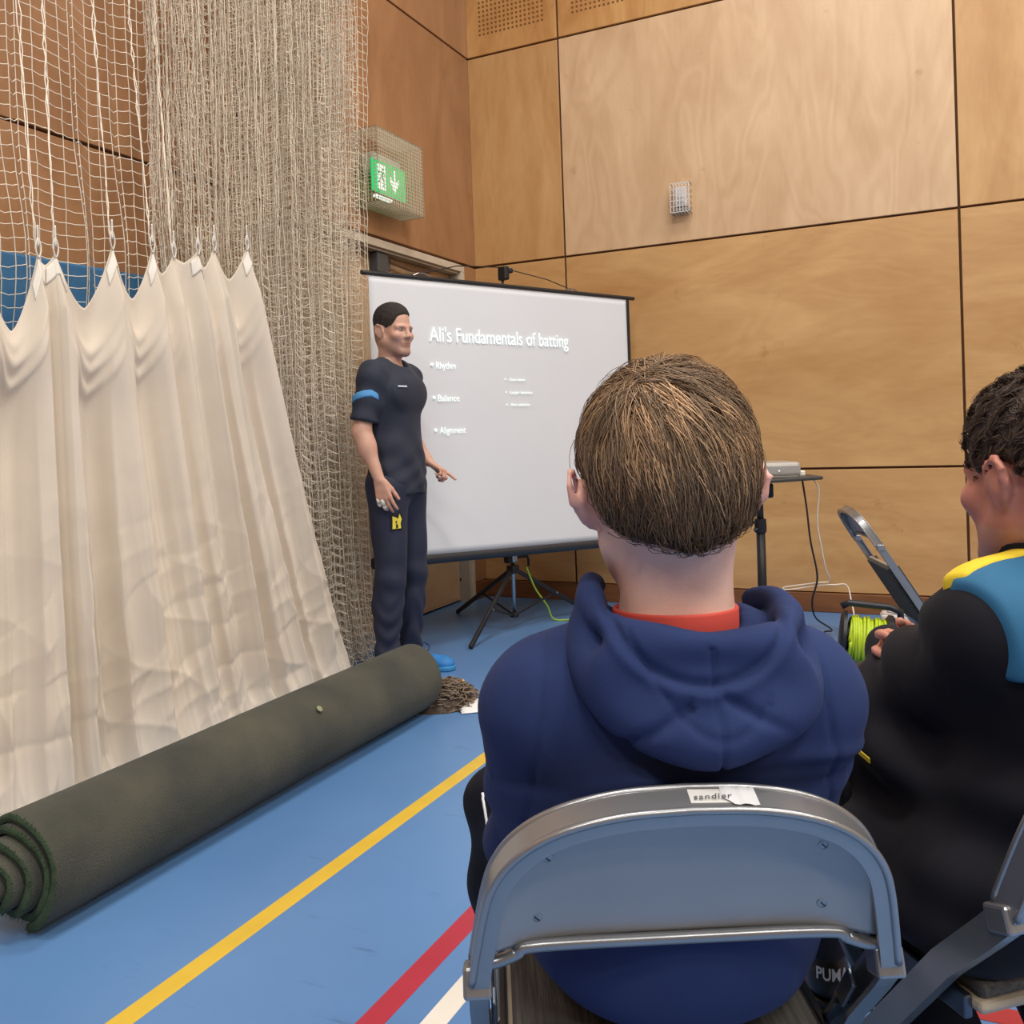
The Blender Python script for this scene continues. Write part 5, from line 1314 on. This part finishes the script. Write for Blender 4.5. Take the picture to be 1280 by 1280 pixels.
b_torso = [ell((-0.008, 0.018, 0.770), (0.174, 0.104, 0.160), 0.06), ell((-0.006, 0.055, 0.62), (0.160, 0.112, 0.15), 0.06), ell((-0.006, 0.075, 0.545), (0.168, 0.122, 0.095), 0.04),
           cap((-0.130, 0.010, 0.850), (0.118, 0.010, 0.850), 0.058, None, None, 0.05), cap((-0.05, 0.018, 0.920), (-0.140, 0.010, 0.866), 0.034, 0.044, None, 0.03), cap((0.05, 0.018, 0.920), (0.128, 0.010, 0.866), 0.034, 0.044, None, 0.03)]
b_arms = []
for q in (-1, 1):
    s_, e_, w_ = V3(q * 0.152 - 0.010, 0.012, 0.832), V3(q * 0.158 - 0.010, 0.150, 0.625), V3(q * 0.09, 0.34, 0.62)
    b_arms += [cap(s_, e_, 0.060, 0.050, None, 0.05), cap(e_, w_, 0.050, 0.040, None, 0.04)]
b_legs_l = [cap((-0.085, 0.14, 0.530), (-0.195, 0.44, 0.545), 0.080, 0.070, None, 0.04), cap((-0.195, 0.44, 0.545), (-0.175, 0.52, 0.09), 0.070, 0.050, None, 0.03), ell((-0.19, 0.44, 0.42), (0.075, 0.08, 0.14), 0.03)]
b_legs_r = [cap((0.085, 0.14, 0.530), (0.285, 0.44, 0.545), 0.080, 0.068, None, 0.04), cap((0.285, 0.44, 0.545), (0.405, 0.775, 0.135), 0.066, 0.042, None, 0.03)]
F = Field((-0.32, -0.16, 0.05), (0.52, 0.92, 1.26), 0.0075)
F.add(b_torso, -0.018).add(b_arms, -0.014).add(b_legs_l + b_legs_r, -0.012)
for q in (-1, 1):
    hh, _ = hand_prims((q * 0.10, 0.30, 0.605), (-q * 0.75, 0.6, -0.1), (0, 0.2, -1), -q, curl=(30, 30, 32, 34)); F.add(hh)
F.add([cap((0, 0.010, 0.86), (0.0, 0.030, 1.06), 0.057, 0.054, None, 0.03), cap((-0.026, -0.016, 0.93), (-0.022, -0.004, 1.06), 0.036, 0.038, None, 0.03), cap((0.022, -0.016, 0.93), (0.022, -0.004, 1.06), 0.036, 0.038, None, 0.03)])
F.add(move(head_prims(HS), HB_)); F.add(move(ear_prims(HS, 0.015), HB_))
def tone_boy(V):
    c = np.ones((len(V), 3), np.float32); ear = (np.abs(V[:, 0]) > 0.083) & (V[:, 2] > 1.0)
    c[ear] = (0.97, 0.80, 0.78); return c
bbody = soft('body', F, SKIN2, bo, 1, color=tone_boy)
# hoodie
def fold_hoodie(V):
    x, y, z = V.T
    f = 0.006 * np.exp(-((z - 0.800 + 0.25 * np.abs(x) * 0.6 - 0.02 * np.sin(9 * x)) / 0.010) ** 2) * (y < 0.02) - 0.006 * np.exp(-((z - 0.775 + 0.10 * np.abs(x)) / 0.010) ** 2) * (y < 0.02)
    f += 0.0025 * np.sin(70 * z + 26 * x + 2 * np.sin(16 * x)) * np.clip((0.80 - z) / 0.05, 0, 1) * np.clip(np.abs(x) / 0.18, 0, 1)
    f += 0.002 * np.sin(46 * z - 30 * np.abs(x)) * (np.abs(x) > 0.15) * np.clip((0.88 - z) / 0.08, 0, 1)
    # shoulder seams
    f -= 0.0035 * np.exp(-((np.abs(x + 0.008) - 0.160 + 0.12 * (z - 0.80)) / 0.0035) ** 2) * (z > 0.66) * (y < 0.03)
    return f
F = Field((-0.30, -0.18, 0.45), (0.30, 0.37, 1.0), 0.0055)
F.add(b_torso, 0.004).add(b_arms, 0.006)
F.sub([cap((0, 0.012, 0.90), (0, 0.02, 1.05), 0.070, 0.072, None, 0.01)], 0.006)
F.keep(lambda X, Y, Z: 0.468 - Z + 0 * X)
hood_body = soft('hoodie', F, HOODIE, bo, 3, disp=fold_hoodie)
# hood lying on the back
rim_f = [(-0.082, 0.075, 0.965), (-0.094, 0.030, 0.974), (-0.099, -0.010, 0.968), (-0.092, -0.048, 0.950), (-0.066, -0.080, 0.940), (-0.028, -0.098, 0.932), (0.016, -0.104, 0.928), (0.060, -0.097, 0.928), (0.098, -0.068, 0.934), (0.119, -0.022, 0.944), (0.117, 0.030, 0.950), (0.100, 0.072, 0.942)]
rp_ = spline(rim_f, 4)
F = Field((-0.20, -0.19, 0.76), (0.20, 0.14, 1.02), 0.0040)
F.add(chain([V3(*p) for p in rp_], [0.0125] * len(rp_), 0.006))
out = [(-0.096, 0.010, 0.940), (-0.101, -0.045, 0.903), (-0.080, -0.082, 0.868), (-0.042, -0.104, 0.846), (0.008, -0.114, 0.833), (0.058, -0.105, 0.845), (0.100, -0.084, 0.860), (0.117, -0.045, 0.880), (0.116, 0.005, 0.918)]
op = spline(out, 5)
F.add(chain([V3(*p) for p in op], [0.021] * len(op), 0.016))
F.add([ell((-0.045, -0.088, 0.900), (0.062, 0.026, 0.045), 0.02), ell((0.056, -0.086, 0.896), (0.066, 0.026, 0.042), 0.02), ell((0.008, -0.100, 0.868), (0.070, 0.026, 0.042), 0.02),
       cap((-0.098, -0.01, 0.958), (-0.100, -0.02, 0.915), 0.014, 0.020, None, 0.015), cap((0.119, -0.02, 0.935), (0.118, -0.03, 0.895), 0.014, 0.020, None, 0.015)])
F.sub([cap((0.012, 0.03, 0.91), (0.010, 0.035, 1.03), 0.086, 0.100, ((0, 1, 0), 1.05), 0.01)], 0.006)
def fold_hood(V):
    x, y, z = V.T; rr = np.sqrt((x - 0.008) ** 2 * 0.9 + (z - 0.985) ** 2 * 1.0); bk = np.clip((-0.03 - y) / 0.04, 0, 1)
    f = -0.0055 * np.exp(-((rr - 0.092) / 0.006) ** 2) * bk + 0.003 * np.exp(-((rr - 0.101) / 0.007) ** 2) * bk
    f -= 0.006 * np.exp(-((z - 0.885 + 0.55 * (x - 0.015)) / 0.007) ** 2) * bk * (x > 0.02) * np.clip((0.10 - x) / 0.05, 0, 1)
    f -= 0.006 * np.exp(-((z - 0.880 - 0.62 * (x + 0.00)) / 0.008) ** 2) * bk * (x < -0.01) * np.clip((x + 0.11) / 0.04, 0, 1)
    f -= 0.0042 * np.exp(-((x - 0.014 + 0.05 * (z - 0.9)) / 0.0022) ** 2) * bk * (z < 0.93)
    f -= 0.004 * np.exp(-((z - 0.842 - 1.1 * (x - 0.02) ** 2 * 12 + 0.0) / 0.006) ** 2) * bk * (np.abs(x) < 0.07) * 0.6
    return f
hood = soft('hood', F, HOODIE, bo, 3, disp=fold_hood)
# red t-shirt collar
cl_ = [(0.068 * math.cos(t) - 0.002, 0.004 + 0.066 * math.sin(t), 0.934 - 0.002 * math.sin(t)) for t in np.linspace(0, 2 * math.pi, 40, endpoint=False)]
MB().sweep(cl_, rectprof(0.006, 0.032, 0.0025), (0, 0, 1), closed=True).build('t_shirt_collar', mat('red_collar', (214, 78, 66), rough=0.8, var=0.05), bo, smooth=True)
# trousers
F = Field((-0.32, -0.15, 0.05), (0.52, 0.92, 0.66), 0.0075)
F.add([ell((0, 0.095, 0.530), (0.155, 0.11, 0.070), 0.04)], 0.0).add(b_legs_l + b_legs_r, 0.006)
F.keep(lambda X, Y, Z: np.maximum(0.462 - Z, Y - 0.30) * (Y < 0.30) + (Y >= 0.30) * (0.11 - Z) + 0 * X)
btr = soft('trousers', F, TRACK, bo, 2, disp=lambda V: 0.005 * np.sin(40 * V[:, 2] + 22 * V[:, 1]) * np.clip((V[:, 1] - 0.3) / 0.1, 0, 1))
PIPE = mat('white_piping', (226, 226, 230), rough=0.6, var=0)
def on_surface(o, pts, d, r, name, m):
    me = o.data; bv = BVHTree.FromPolygons([v.co for v in me.vertices], [tuple(f.vertices) for f in me.polygons]); P = []
    for p in pts:
        loc, nrm, _, _ = bv.find_nearest(Vector(p)); P.append(np.array(loc) + np.array(nrm) * r * 0.4)
    return MB().tube(P, r, 6).build(name, m, o, smooth=True)
on_surface(btr, spline([(-0.262, 0.37, 0.61), (-0.262, 0.34, 0.575), (-0.25, 0.31, 0.545), (-0.235, 0.285, 0.52)], 8), None, 0.0024, 'piping', PIPE)
on_surface(btr, spline([(-0.245, 0.30, 0.475), (-0.225, 0.27, 0.468), (-0.20, 0.24, 0.466)], 8), None, 0.0024, 'piping', PIPE)
# shoes
SH_B = mat('black_trainer', (20, 21, 26), rough=0.45, var=0.15); SO_B = mat('black_sole', (16, 16, 19), rough=0.35)
s1 = shoe(bo, (0.405, 0.735, 0), R_(-8), SH_B, SO_B, 0.27, high=0.03)
s2 = shoe(bo, (-0.175, 0.48, 0), R_(14), SH_B, SO_B, 0.27, high=0.02)
me = text_mesh('PUMA', 0.034, 0.0006, align='CENTER', offset=0.0006); v = np.empty(len(me.vertices) * 3); me.vertices.foreach_get('co', v); v = v.reshape(-1, 3)
v[:, 0] *= 0.72; yy = -0.008 + 0.0; R0_ = 0.0455; a = v[:, 0] / R0_
v2 = np.stack([R0_ * np.sin(a), 0.040 - (R0_ + v[:, 2]) * np.cos(a), 0.070 + v[:, 1]], 1); me.vertices.foreach_set('co', v2.astype(np.float32).ravel()); me.materials.append(mat('shoe_lettering', (220, 220, 224), rough=0.6, var=0))
link('heel_lettering', me, s1)['kind'] = 'stuff'
MB().tube(spline([(-0.012, 0.0, 0.152), (-0.004, -0.004, 0.138), (-0.014, -0.004, 0.126)], 5), 0.002, 5).build('pull_tab', mat('grey_tab', (150, 152, 160)), s1)
# hair: undercoat plus locks that follow guide curves over the head
HAIR_B = hair_mat('light_brown_hair', (150, 122, 94)); HAIR_C = mat('hair_undercoat', (62, 48, 39), rough=0.8, var=0.3, vs_=80, bump=0.8, bs=300)
def hair_low(X, Y, Z):
    y = Hbi[1, 0] * X + Hbi[1, 1] * Y + Hbi[1, 2] * Z + Hbi[1, 3]; z = Hbi[2, 0] * X + Hbi[2, 1] * Y + Hbi[2, 2] * Z + Hbi[2, 3]
    zl = np.interp(y.ravel(), HL_Y, HL_Z).reshape(y.shape)
    x = Hbi[0, 0] * X + Hbi[0, 1] * Y + Hbi[0, 2] * Z + Hbi[0, 3]
    return (zl - np.where(y > 0.05, 0.009 * np.exp(-(x / 0.022) ** 2), 0) + np.where(y > 0.03, 0.42 * np.clip(np.abs(x) - 0.034, 0, 1), 0) - z) * 0.8
HL_Y, HL_Z = [-0.14, -0.08, -0.05, 0.0, 0.025, 0.045, 0.065, 0.12], [0.06, 0.05, 0.0, 0.026, 0.018, -0.018, -0.046, -0.050]
cr_r = np.array([0.0795, 0.1020, 0.0905]) * HS; cr_c = np.array([0, 0.014, 0.042]) * HS
F = Field((-0.14, -0.16, 0.95), (0.14, 0.18, 1.26), 0.0055)
F.add(move([ell(cr_c, cr_r), ell((0, 0.058, -0.012), (0.072, 0.062, 0.075), 0.04)], HB_), 0.006)
Hbi = np.array(HB_.inverted(), np.float32)
F.keep(hair_low); under = soft('hair_undercoat', F, HAIR_C, bo, 2)
def locks(name, parent, base, m, n_lock, n_strand, root_ok, flow, length, lift, tone, seed, seg=9, r=0.00042, clump=0.72, spread=0.0085, tight=lambda p: 1.0):
    """bundles of fine strands; guides creep over the base mesh"""
    g = np.random.default_rng(seed); me = base.data
    bv = BVHTree.FromPolygons([v.co for v in me.vertices], [tuple(f.vertices) for f in me.polygons])
    Vb = np.array([v.co for v in me.vertices]); Nb = np.array([v.normal for v in me.vertices])
    ok_ = np.where(root_ok(Vb))[0]; pick = g.choice(ok_, n_lock)
    G = np.zeros((n_lock, seg, 3)); NR = np.zeros((n_lock, seg, 3)); Ls = length * g.uniform(0.7, 1.25, n_lock)
    for i, k in enumerate(pick):
        p = Vb[k]; nn = Nb[k]; jig = g.normal(0, 0.16, 3); free = 1; G[i, 0] = p + nn * 0.001; NR[i, 0] = nn
        for j in range(1, seg):
            d = flow(p, nn) + jig; d = d - nn * (d @ nn); d /= np.linalg.norm(d) + 1e-9
            q = p + d * Ls[i] / (seg - 1); loc, nv, _, dist = bv.find_nearest(Vector(q))
            if dist < 0.006: p = np.array(loc); nn = np.array(nv)
            else:
                p = p + (q - p) * (0.8 if free else 0.15); free = 0
            G[i, j] = p + nn * lift(j / (seg - 1)) * tight(p); NR[i, j] = nn
    own = g.integers(0, n_lock, n_strand); t = np.linspace(0, 1, seg)
    off = g.normal(0, spread, (n_strand, 3)); n0 = NR[own, 0]; off -= n0 * (off * n0).sum(1)[:, None] * 0.75
    sh = (1 - clump * t ** 1.2)[None, :, None]
    P = G[own] + off[:, None, :] * sh + np.cumsum(g.normal(0, 0.0006, (n_strand, seg, 3)), 1)
    cut = g.uniform(0.72, 1.0, n_strand)[:, None, None]; P = P[:, :1] + (P - P[:, :1]) * cut
    Tn = np.gradient(P, axis=1); Tn /= np.linalg.norm(Tn, axis=2)[..., None] + 1e-9
    o1 = np.cross(Tn, NR[own]); o1 /= np.linalg.norm(o1, axis=2)[..., None] + 1e-9; o2 = np.cross(Tn, o1)
    rad = (r * np.interp(t, [0, 0.6, 1], [1, 0.95, 0.2]))[None, :, None]
    V = np.stack([P + rad * (math.cos(a) * o1 * 1.5 + math.sin(a) * o2) for a in (R_(90), R_(210), R_(330))], 2)
    idx = np.arange(n_strand * seg * 3).reshape(n_strand, seg, 3)
    Q = np.stack([idx[:, :-1, [0, 1, 2]], idx[:, :-1, [1, 2, 0]], idx[:, 1:, [1, 2, 0]], idx[:, 1:, [0, 1, 2]]], -1).reshape(-1, 4)
    o = quad_mesh(name, V.reshape(-1, 3), Q, m, parent); o['kind'] = 'stuff'
    col = np.ones((n_strand, seg, 3, 4), np.float32); col[..., :3] = tone(P, own, g)[:, :, None, :]
    a_ = o.data.color_attributes.new('tone', 'FLOAT_COLOR', 'POINT'); a_.data.foreach_set('color', col.ravel()); return o
WH = np.array([-0.030, -0.030, 1.196])
def flow_top(p, nn):
    a = p - WH; a[2] *= 0.6; a /= np.linalg.norm(a) + 1e-6
    return a * 0.9 + np.cross(nn, a) * 0.22 + np.array([0, 0, -0.9]) * (1.05 - max(nn[2], 0))
def tone_top(P, own, g):
    n, sg, _ = P.shape; lk = np.random.default_rng(77).uniform(0, 1, 4000)[own]
    base = (0.70 + 0.48 * lk)[:, None, None] * g.uniform(0.78, 1.22, (n, 1, 1)); c = base * np.ones((n, sg, 3))
    xe = P[:, -1, 0]; back = P[:, -1, 1] < 0.03
    blond = ((lk > 0.80) | ((np.abs(xe + 0.045) < 0.022) & (lk > 0.55)) | ((np.abs(xe - 0.052) < 0.014) & (lk > 0.6))) & back
    c[blond] *= np.array([1.62, 1.56, 1.42]); return np.clip(c, 0, 2.6).astype(np.float32)
def flow_down(p, nn): return np.array([-(p[0]) * 2.2, 0, -1.0])
locks('nape_hair', bo, under, HAIR_B, 420, 6500, lambda V: (V[:, 2] < 1.125) & (V[:, 1] < 0.055), flow_down, 0.040, lambda t: 0.002 + 0.003 * t,
      lambda P, own, g: (g.uniform(0.45, 0.85, (len(P), 1, 1)) * np.array([0.74, 0.68, 0.64]) * np.ones(P.shape)).astype(np.float32), 12)
locks('hair', bo, under, HAIR_B, 620, 16000, lambda V: (V[:, 2] > 1.105), flow_top, 0.080, lambda t: 0.003 + 0.007 * math.sin(min(1, t * 1.3) * math.pi * 0.55), tone_top, 13, tight=lambda p: min(1, max(0.12, (p[2] - 1.065) / 0.055)))

# ------------------------------------------------------------------ seated man at the right edge (local frame: facing +Y, turned to the left)
JACK = mat('black_navy_fleece', (20, 19, 27), rough=0.8, var=0.15, vs_=6, bump=0.1, bs=600, sheen=0.02, spec=0.25)
JBLUE = mat('teal_blue_panel', (42, 104, 142), rough=0.8, var=0.06, bump=0.1, bs=600); JYEL = mat('yellow_stripe', (238, 206, 50), rough=0.8, var=0.04)
SKIN3 = skin_mat('skin_ruddy', (206, 150, 130))
MX, MY, MR_ = 0.760, 1.230, 22
ma = empty('person', (MX, MY, 0), R_(MR_)); tag(ma, 'seated man in a black jacket with blue shoulder panel and yellow stripe', 'person')
HMn = Matrix.Translation((-0.032, 0.030, 1.070)) @ Matrix.Rotation(R_(176), 4, 'Z') @ Matrix.Rotation(R_(4), 4, 'X')
m_torso = [ell((0, 0.0, 0.780), (0.190, 0.125, 0.18), 0.06), ell((-0.015, 0.02, 0.62), (0.200, 0.155, 0.17), 0.06), ell((-0.045, 0.04, 0.545), (0.215, 0.185, 0.10), 0.04),
           cap((-0.13, 0.0, 0.865), (0.13, 0.0, 0.865), 0.066, None, None, 0.05), cap((-0.05, 0.01, 0.935), (-0.150, 0.0, 0.885), 0.036, 0.050, None, 0.03), cap((0.05, 0.01, 0.935), (0.150, 0.0, 0.885), 0.036, 0.050, None, 0.03)]
m_arms = [cap((-0.165, 0.005, 0.868), (-0.118, 0.165, 0.752), 0.070, 0.068, None, 0.05), cap((-0.118, 0.165, 0.752), (0.10, 0.205, 0.780), 0.062, 0.050, None, 0.04),
          cap((0.165, 0.005, 0.868), (0.150, 0.150, 0.730), 0.070, 0.060, None, 0.05), cap((0.150, 0.150, 0.730), (-0.07, 0.245, 0.785), 0.058, 0.044, None, 0.04)]
m_legs = []
for q in (-1, 1): m_legs += [cap((q * 0.12 - 0.01, 0.04, 0.535), (q * 0.14 + 0.03, 0.38, 0.530), 0.100, 0.076, None, 0.04), cap((q * 0.14 + 0.03, 0.38, 0.530), (q * 0.11 + 0.04, 0.10, 0.09), 0.072, 0.048, None, 0.03)]
F = Field((-0.32, -0.20, 0.05), (0.32, 0.50, 1.25), 0.0075)
F.add(m_torso, -0.02).add(m_arms, -0.018).add(m_legs, -0.014)
F.add([cap((-0.012, 0.015, 0.88), (-0.032, 0.028, 1.05), 0.066, 0.064, None, 0.03)])
F.add(move(head_prims(1.06), HMn)); F.add(move(ear_prims(1.06, 0.004), HMn)); F.sub(move(head_cuts(1.06), HMn), 0.007)
hm_, _ = hand_prims((-0.020, 0.262, 0.776), (-0.85, -0.15, 0.12), (0.35, -0.9, -0.1), 1, curl=(22, 26, 28, 30), thumb=30, s=1.05); F.add(hm_)
hm2, _ = hand_prims((0.10, 0.205, 0.785), (0.8, 0.1, -0.1), (-0.2, -0.9, 0.1), -1, curl=(26, 28, 30, 32)); F.add(hm2)
def tone_m(V):
    c = np.ones((len(V), 3), np.float32); ear = (np.abs(V[:, 0]) > 0.080) & (V[:, 2] > 1.0); c[ear] = (1.0, 0.80, 0.78)
    c[(V[:, 2] < 0.9)] = (1.02, 0.88, 0.85); return c
soft('body', F, SKIN3, ma, 1, color=tone_m)
def fold_jacket(V):
    x, y, z = V.T; arm = np.clip((y - 0.03) / 0.05, 0, 1)
    f = 0.010 * np.sin(46 * (z - 0.6 * y) + 12 * x + 2 * np.sin(14 * y)) * arm * np.clip((0.93 - z) / 0.05, 0, 1)
    f += 0.006 * np.sin(58 * z + 20 * x + 2.5 * np.sin(7 * x + 5 * y)) * np.clip((0.80 - z) / 0.08, 0, 1)
    return f
F = Field((-0.32, -0.22, 0.44), (0.32, 0.36, 1.0), 0.006)
F.add(m_torso, 0.006).add(m_arms, 0.008)
F.add([cap((-0.085, 0.03, 0.925), (-0.10, 0.075, 0.925), 0.030, 0.03, None, 0.03), cap((-0.205, 0.02, 0.520), (-0.215, 0.22, 0.520), 0.072, 0.070, None, 0.04), ell((-0.155, 0.17, 0.675), (0.075, 0.085, 0.10), 0.05)])
F.sub([cap((-0.014, 0.016, 0.93), (-0.03, 0.035, 1.06), 0.068, 0.078, None, 0.01)], 0.006)
F.keep(lambda X, Y, Z: np.where(np.abs(X + 0.0) < 0.19, 0.466, 0.44) - Z)
jk = soft('jacket', F, JACK, ma, 3, disp=fold_jacket)
# collar
kp = [(-0.014 + 0.083 * math.cos(t), 0.012 + 0.080 * math.sin(t), 0.958 - 0.010 * math.sin(t)) for t in np.linspace(R_(120), R_(420), 40)]
MB().sweep(kp, rectprof(0.012, 0.052, 0.005), (0, 0, 1)).build('collar', JACK, jk, smooth=True)
decal('yellow_trim', jk, (-0.441, -0.068, 0.783), (0.719, 0.782, -0.364), [[(-0.012, 0.004), (0.010, -0.004), (0.012, 0.004), (-0.012, 0.012)]], JYEL, lift=0.004)
# shoulder panel and stripe: thin shells over the jacket
def shell(name, m, region, off, parent):
    F = Field((-0.32, -0.22, 0.60), (0.32, 0.20, 1.0), 0.005); F.add(m_torso, off).add(m_arms[:1] + m_arms[2:3], off + 0.002)
    F.sub([cap((-0.014, 0.016, 0.93), (-0.03, 0.035, 1.06), 0.070, 0.080, None, 0.01)], 0.006); F.keep(region)
    return soft(name, F, m, parent, 2, disp=lambda V: fold_jacket(V))
def reg_blue(X, Y, Z): return np.maximum(np.maximum(0.832 - Z, Y - 0.035 - 0.25 * (0.9 - Z)), np.abs(X) - 0.215)
shell('shoulder_panel', JBLUE, lambda X, Y, Z: np.maximum(reg_blue(X, Y, Z), np.maximum(X + 0.03 * 0 - 0.25, 0 * X + np.where(X < 0, -1, -1))), 0.014, jk)
shell('shoulder_stripe', JYEL, lambda X, Y, Z: np.maximum(np.maximum(np.abs(Y - 0.012 - 0.10 * (np.abs(X) - 0.1)) - 0.021, 0.86 - Z), np.abs(X) - 0.210), 0.0175, jk)
F = Field((-0.32, -0.18, 0.05), (0.32, 0.52, 0.66), 0.0075)
F.add([ell((0, 0.02, 0.535), (0.18, 0.13, 0.085), 0.04)], 0.002).add(m_legs, 0.006)
F.keep(lambda X, Y, Z: np.where(Y < 0.30, np.where(Z > 0.40, 0.462 - Z, -1), -1) + 0 * X); F.keep(lambda X, Y, Z: 0.09 - Z + 0 * X + 0 * Y)
soft('trousers', F, TRACK, ma, 2)
for q in (-1, 1): shoe(ma, (q * 0.11 + 0.04, 0.055, 0), 0, SH_B, SO_B, 0.28)
# hair
HAIR_M = hair_mat('dark_brown_hair', (84, 66, 54), 0.5)
cr_r = np.array([0.0785, 0.1015, 0.0900]) * 1.06; cr_c = np.array([0, 0.014, 0.042]) * 1.06
F = Field((-0.14, -0.16, 0.95), (0.14, 0.18, 1.26), 0.0055)
F.add(move([ell(cr_c, cr_r), ell((0, 0.052, -0.018), (0.066, 0.060, 0.075), 0.04)], HMn), 0.004)
Hbi = np.array(HMn.inverted(), np.float32); F.keep(hair_low); under_m = soft('hair_undercoat', F, mat('hair_undercoat_dark', (58, 45, 38), rough=0.8, var=0.3, vs_=80, bump=0.8, bs=300), ma, 2)
def flow_curl(p, nn):
    return np.array([np.sin(p[0] * 190 + p[2] * 130), np.cos(p[1] * 170 + p[0] * 90), np.sin(p[2] * 160 + p[1] * 120) - 0.9])
locks('hair', ma, under_m, HAIR_M, 900, 9000, lambda V: V[:, 2] > 0.9, flow_curl, 0.026, lambda t: 0.002 + 0.006 * math.sin(t * math.pi * 0.7),
      lambda P, own, g: (np.where(g.uniform(0, 1, (len(P), 1, 1)) < 0.07, 1.7, g.uniform(0.6, 1.15, (len(P), 1, 1))) * np.ones(P.shape)).astype(np.float32), 31, seg=7, spread=0.004)
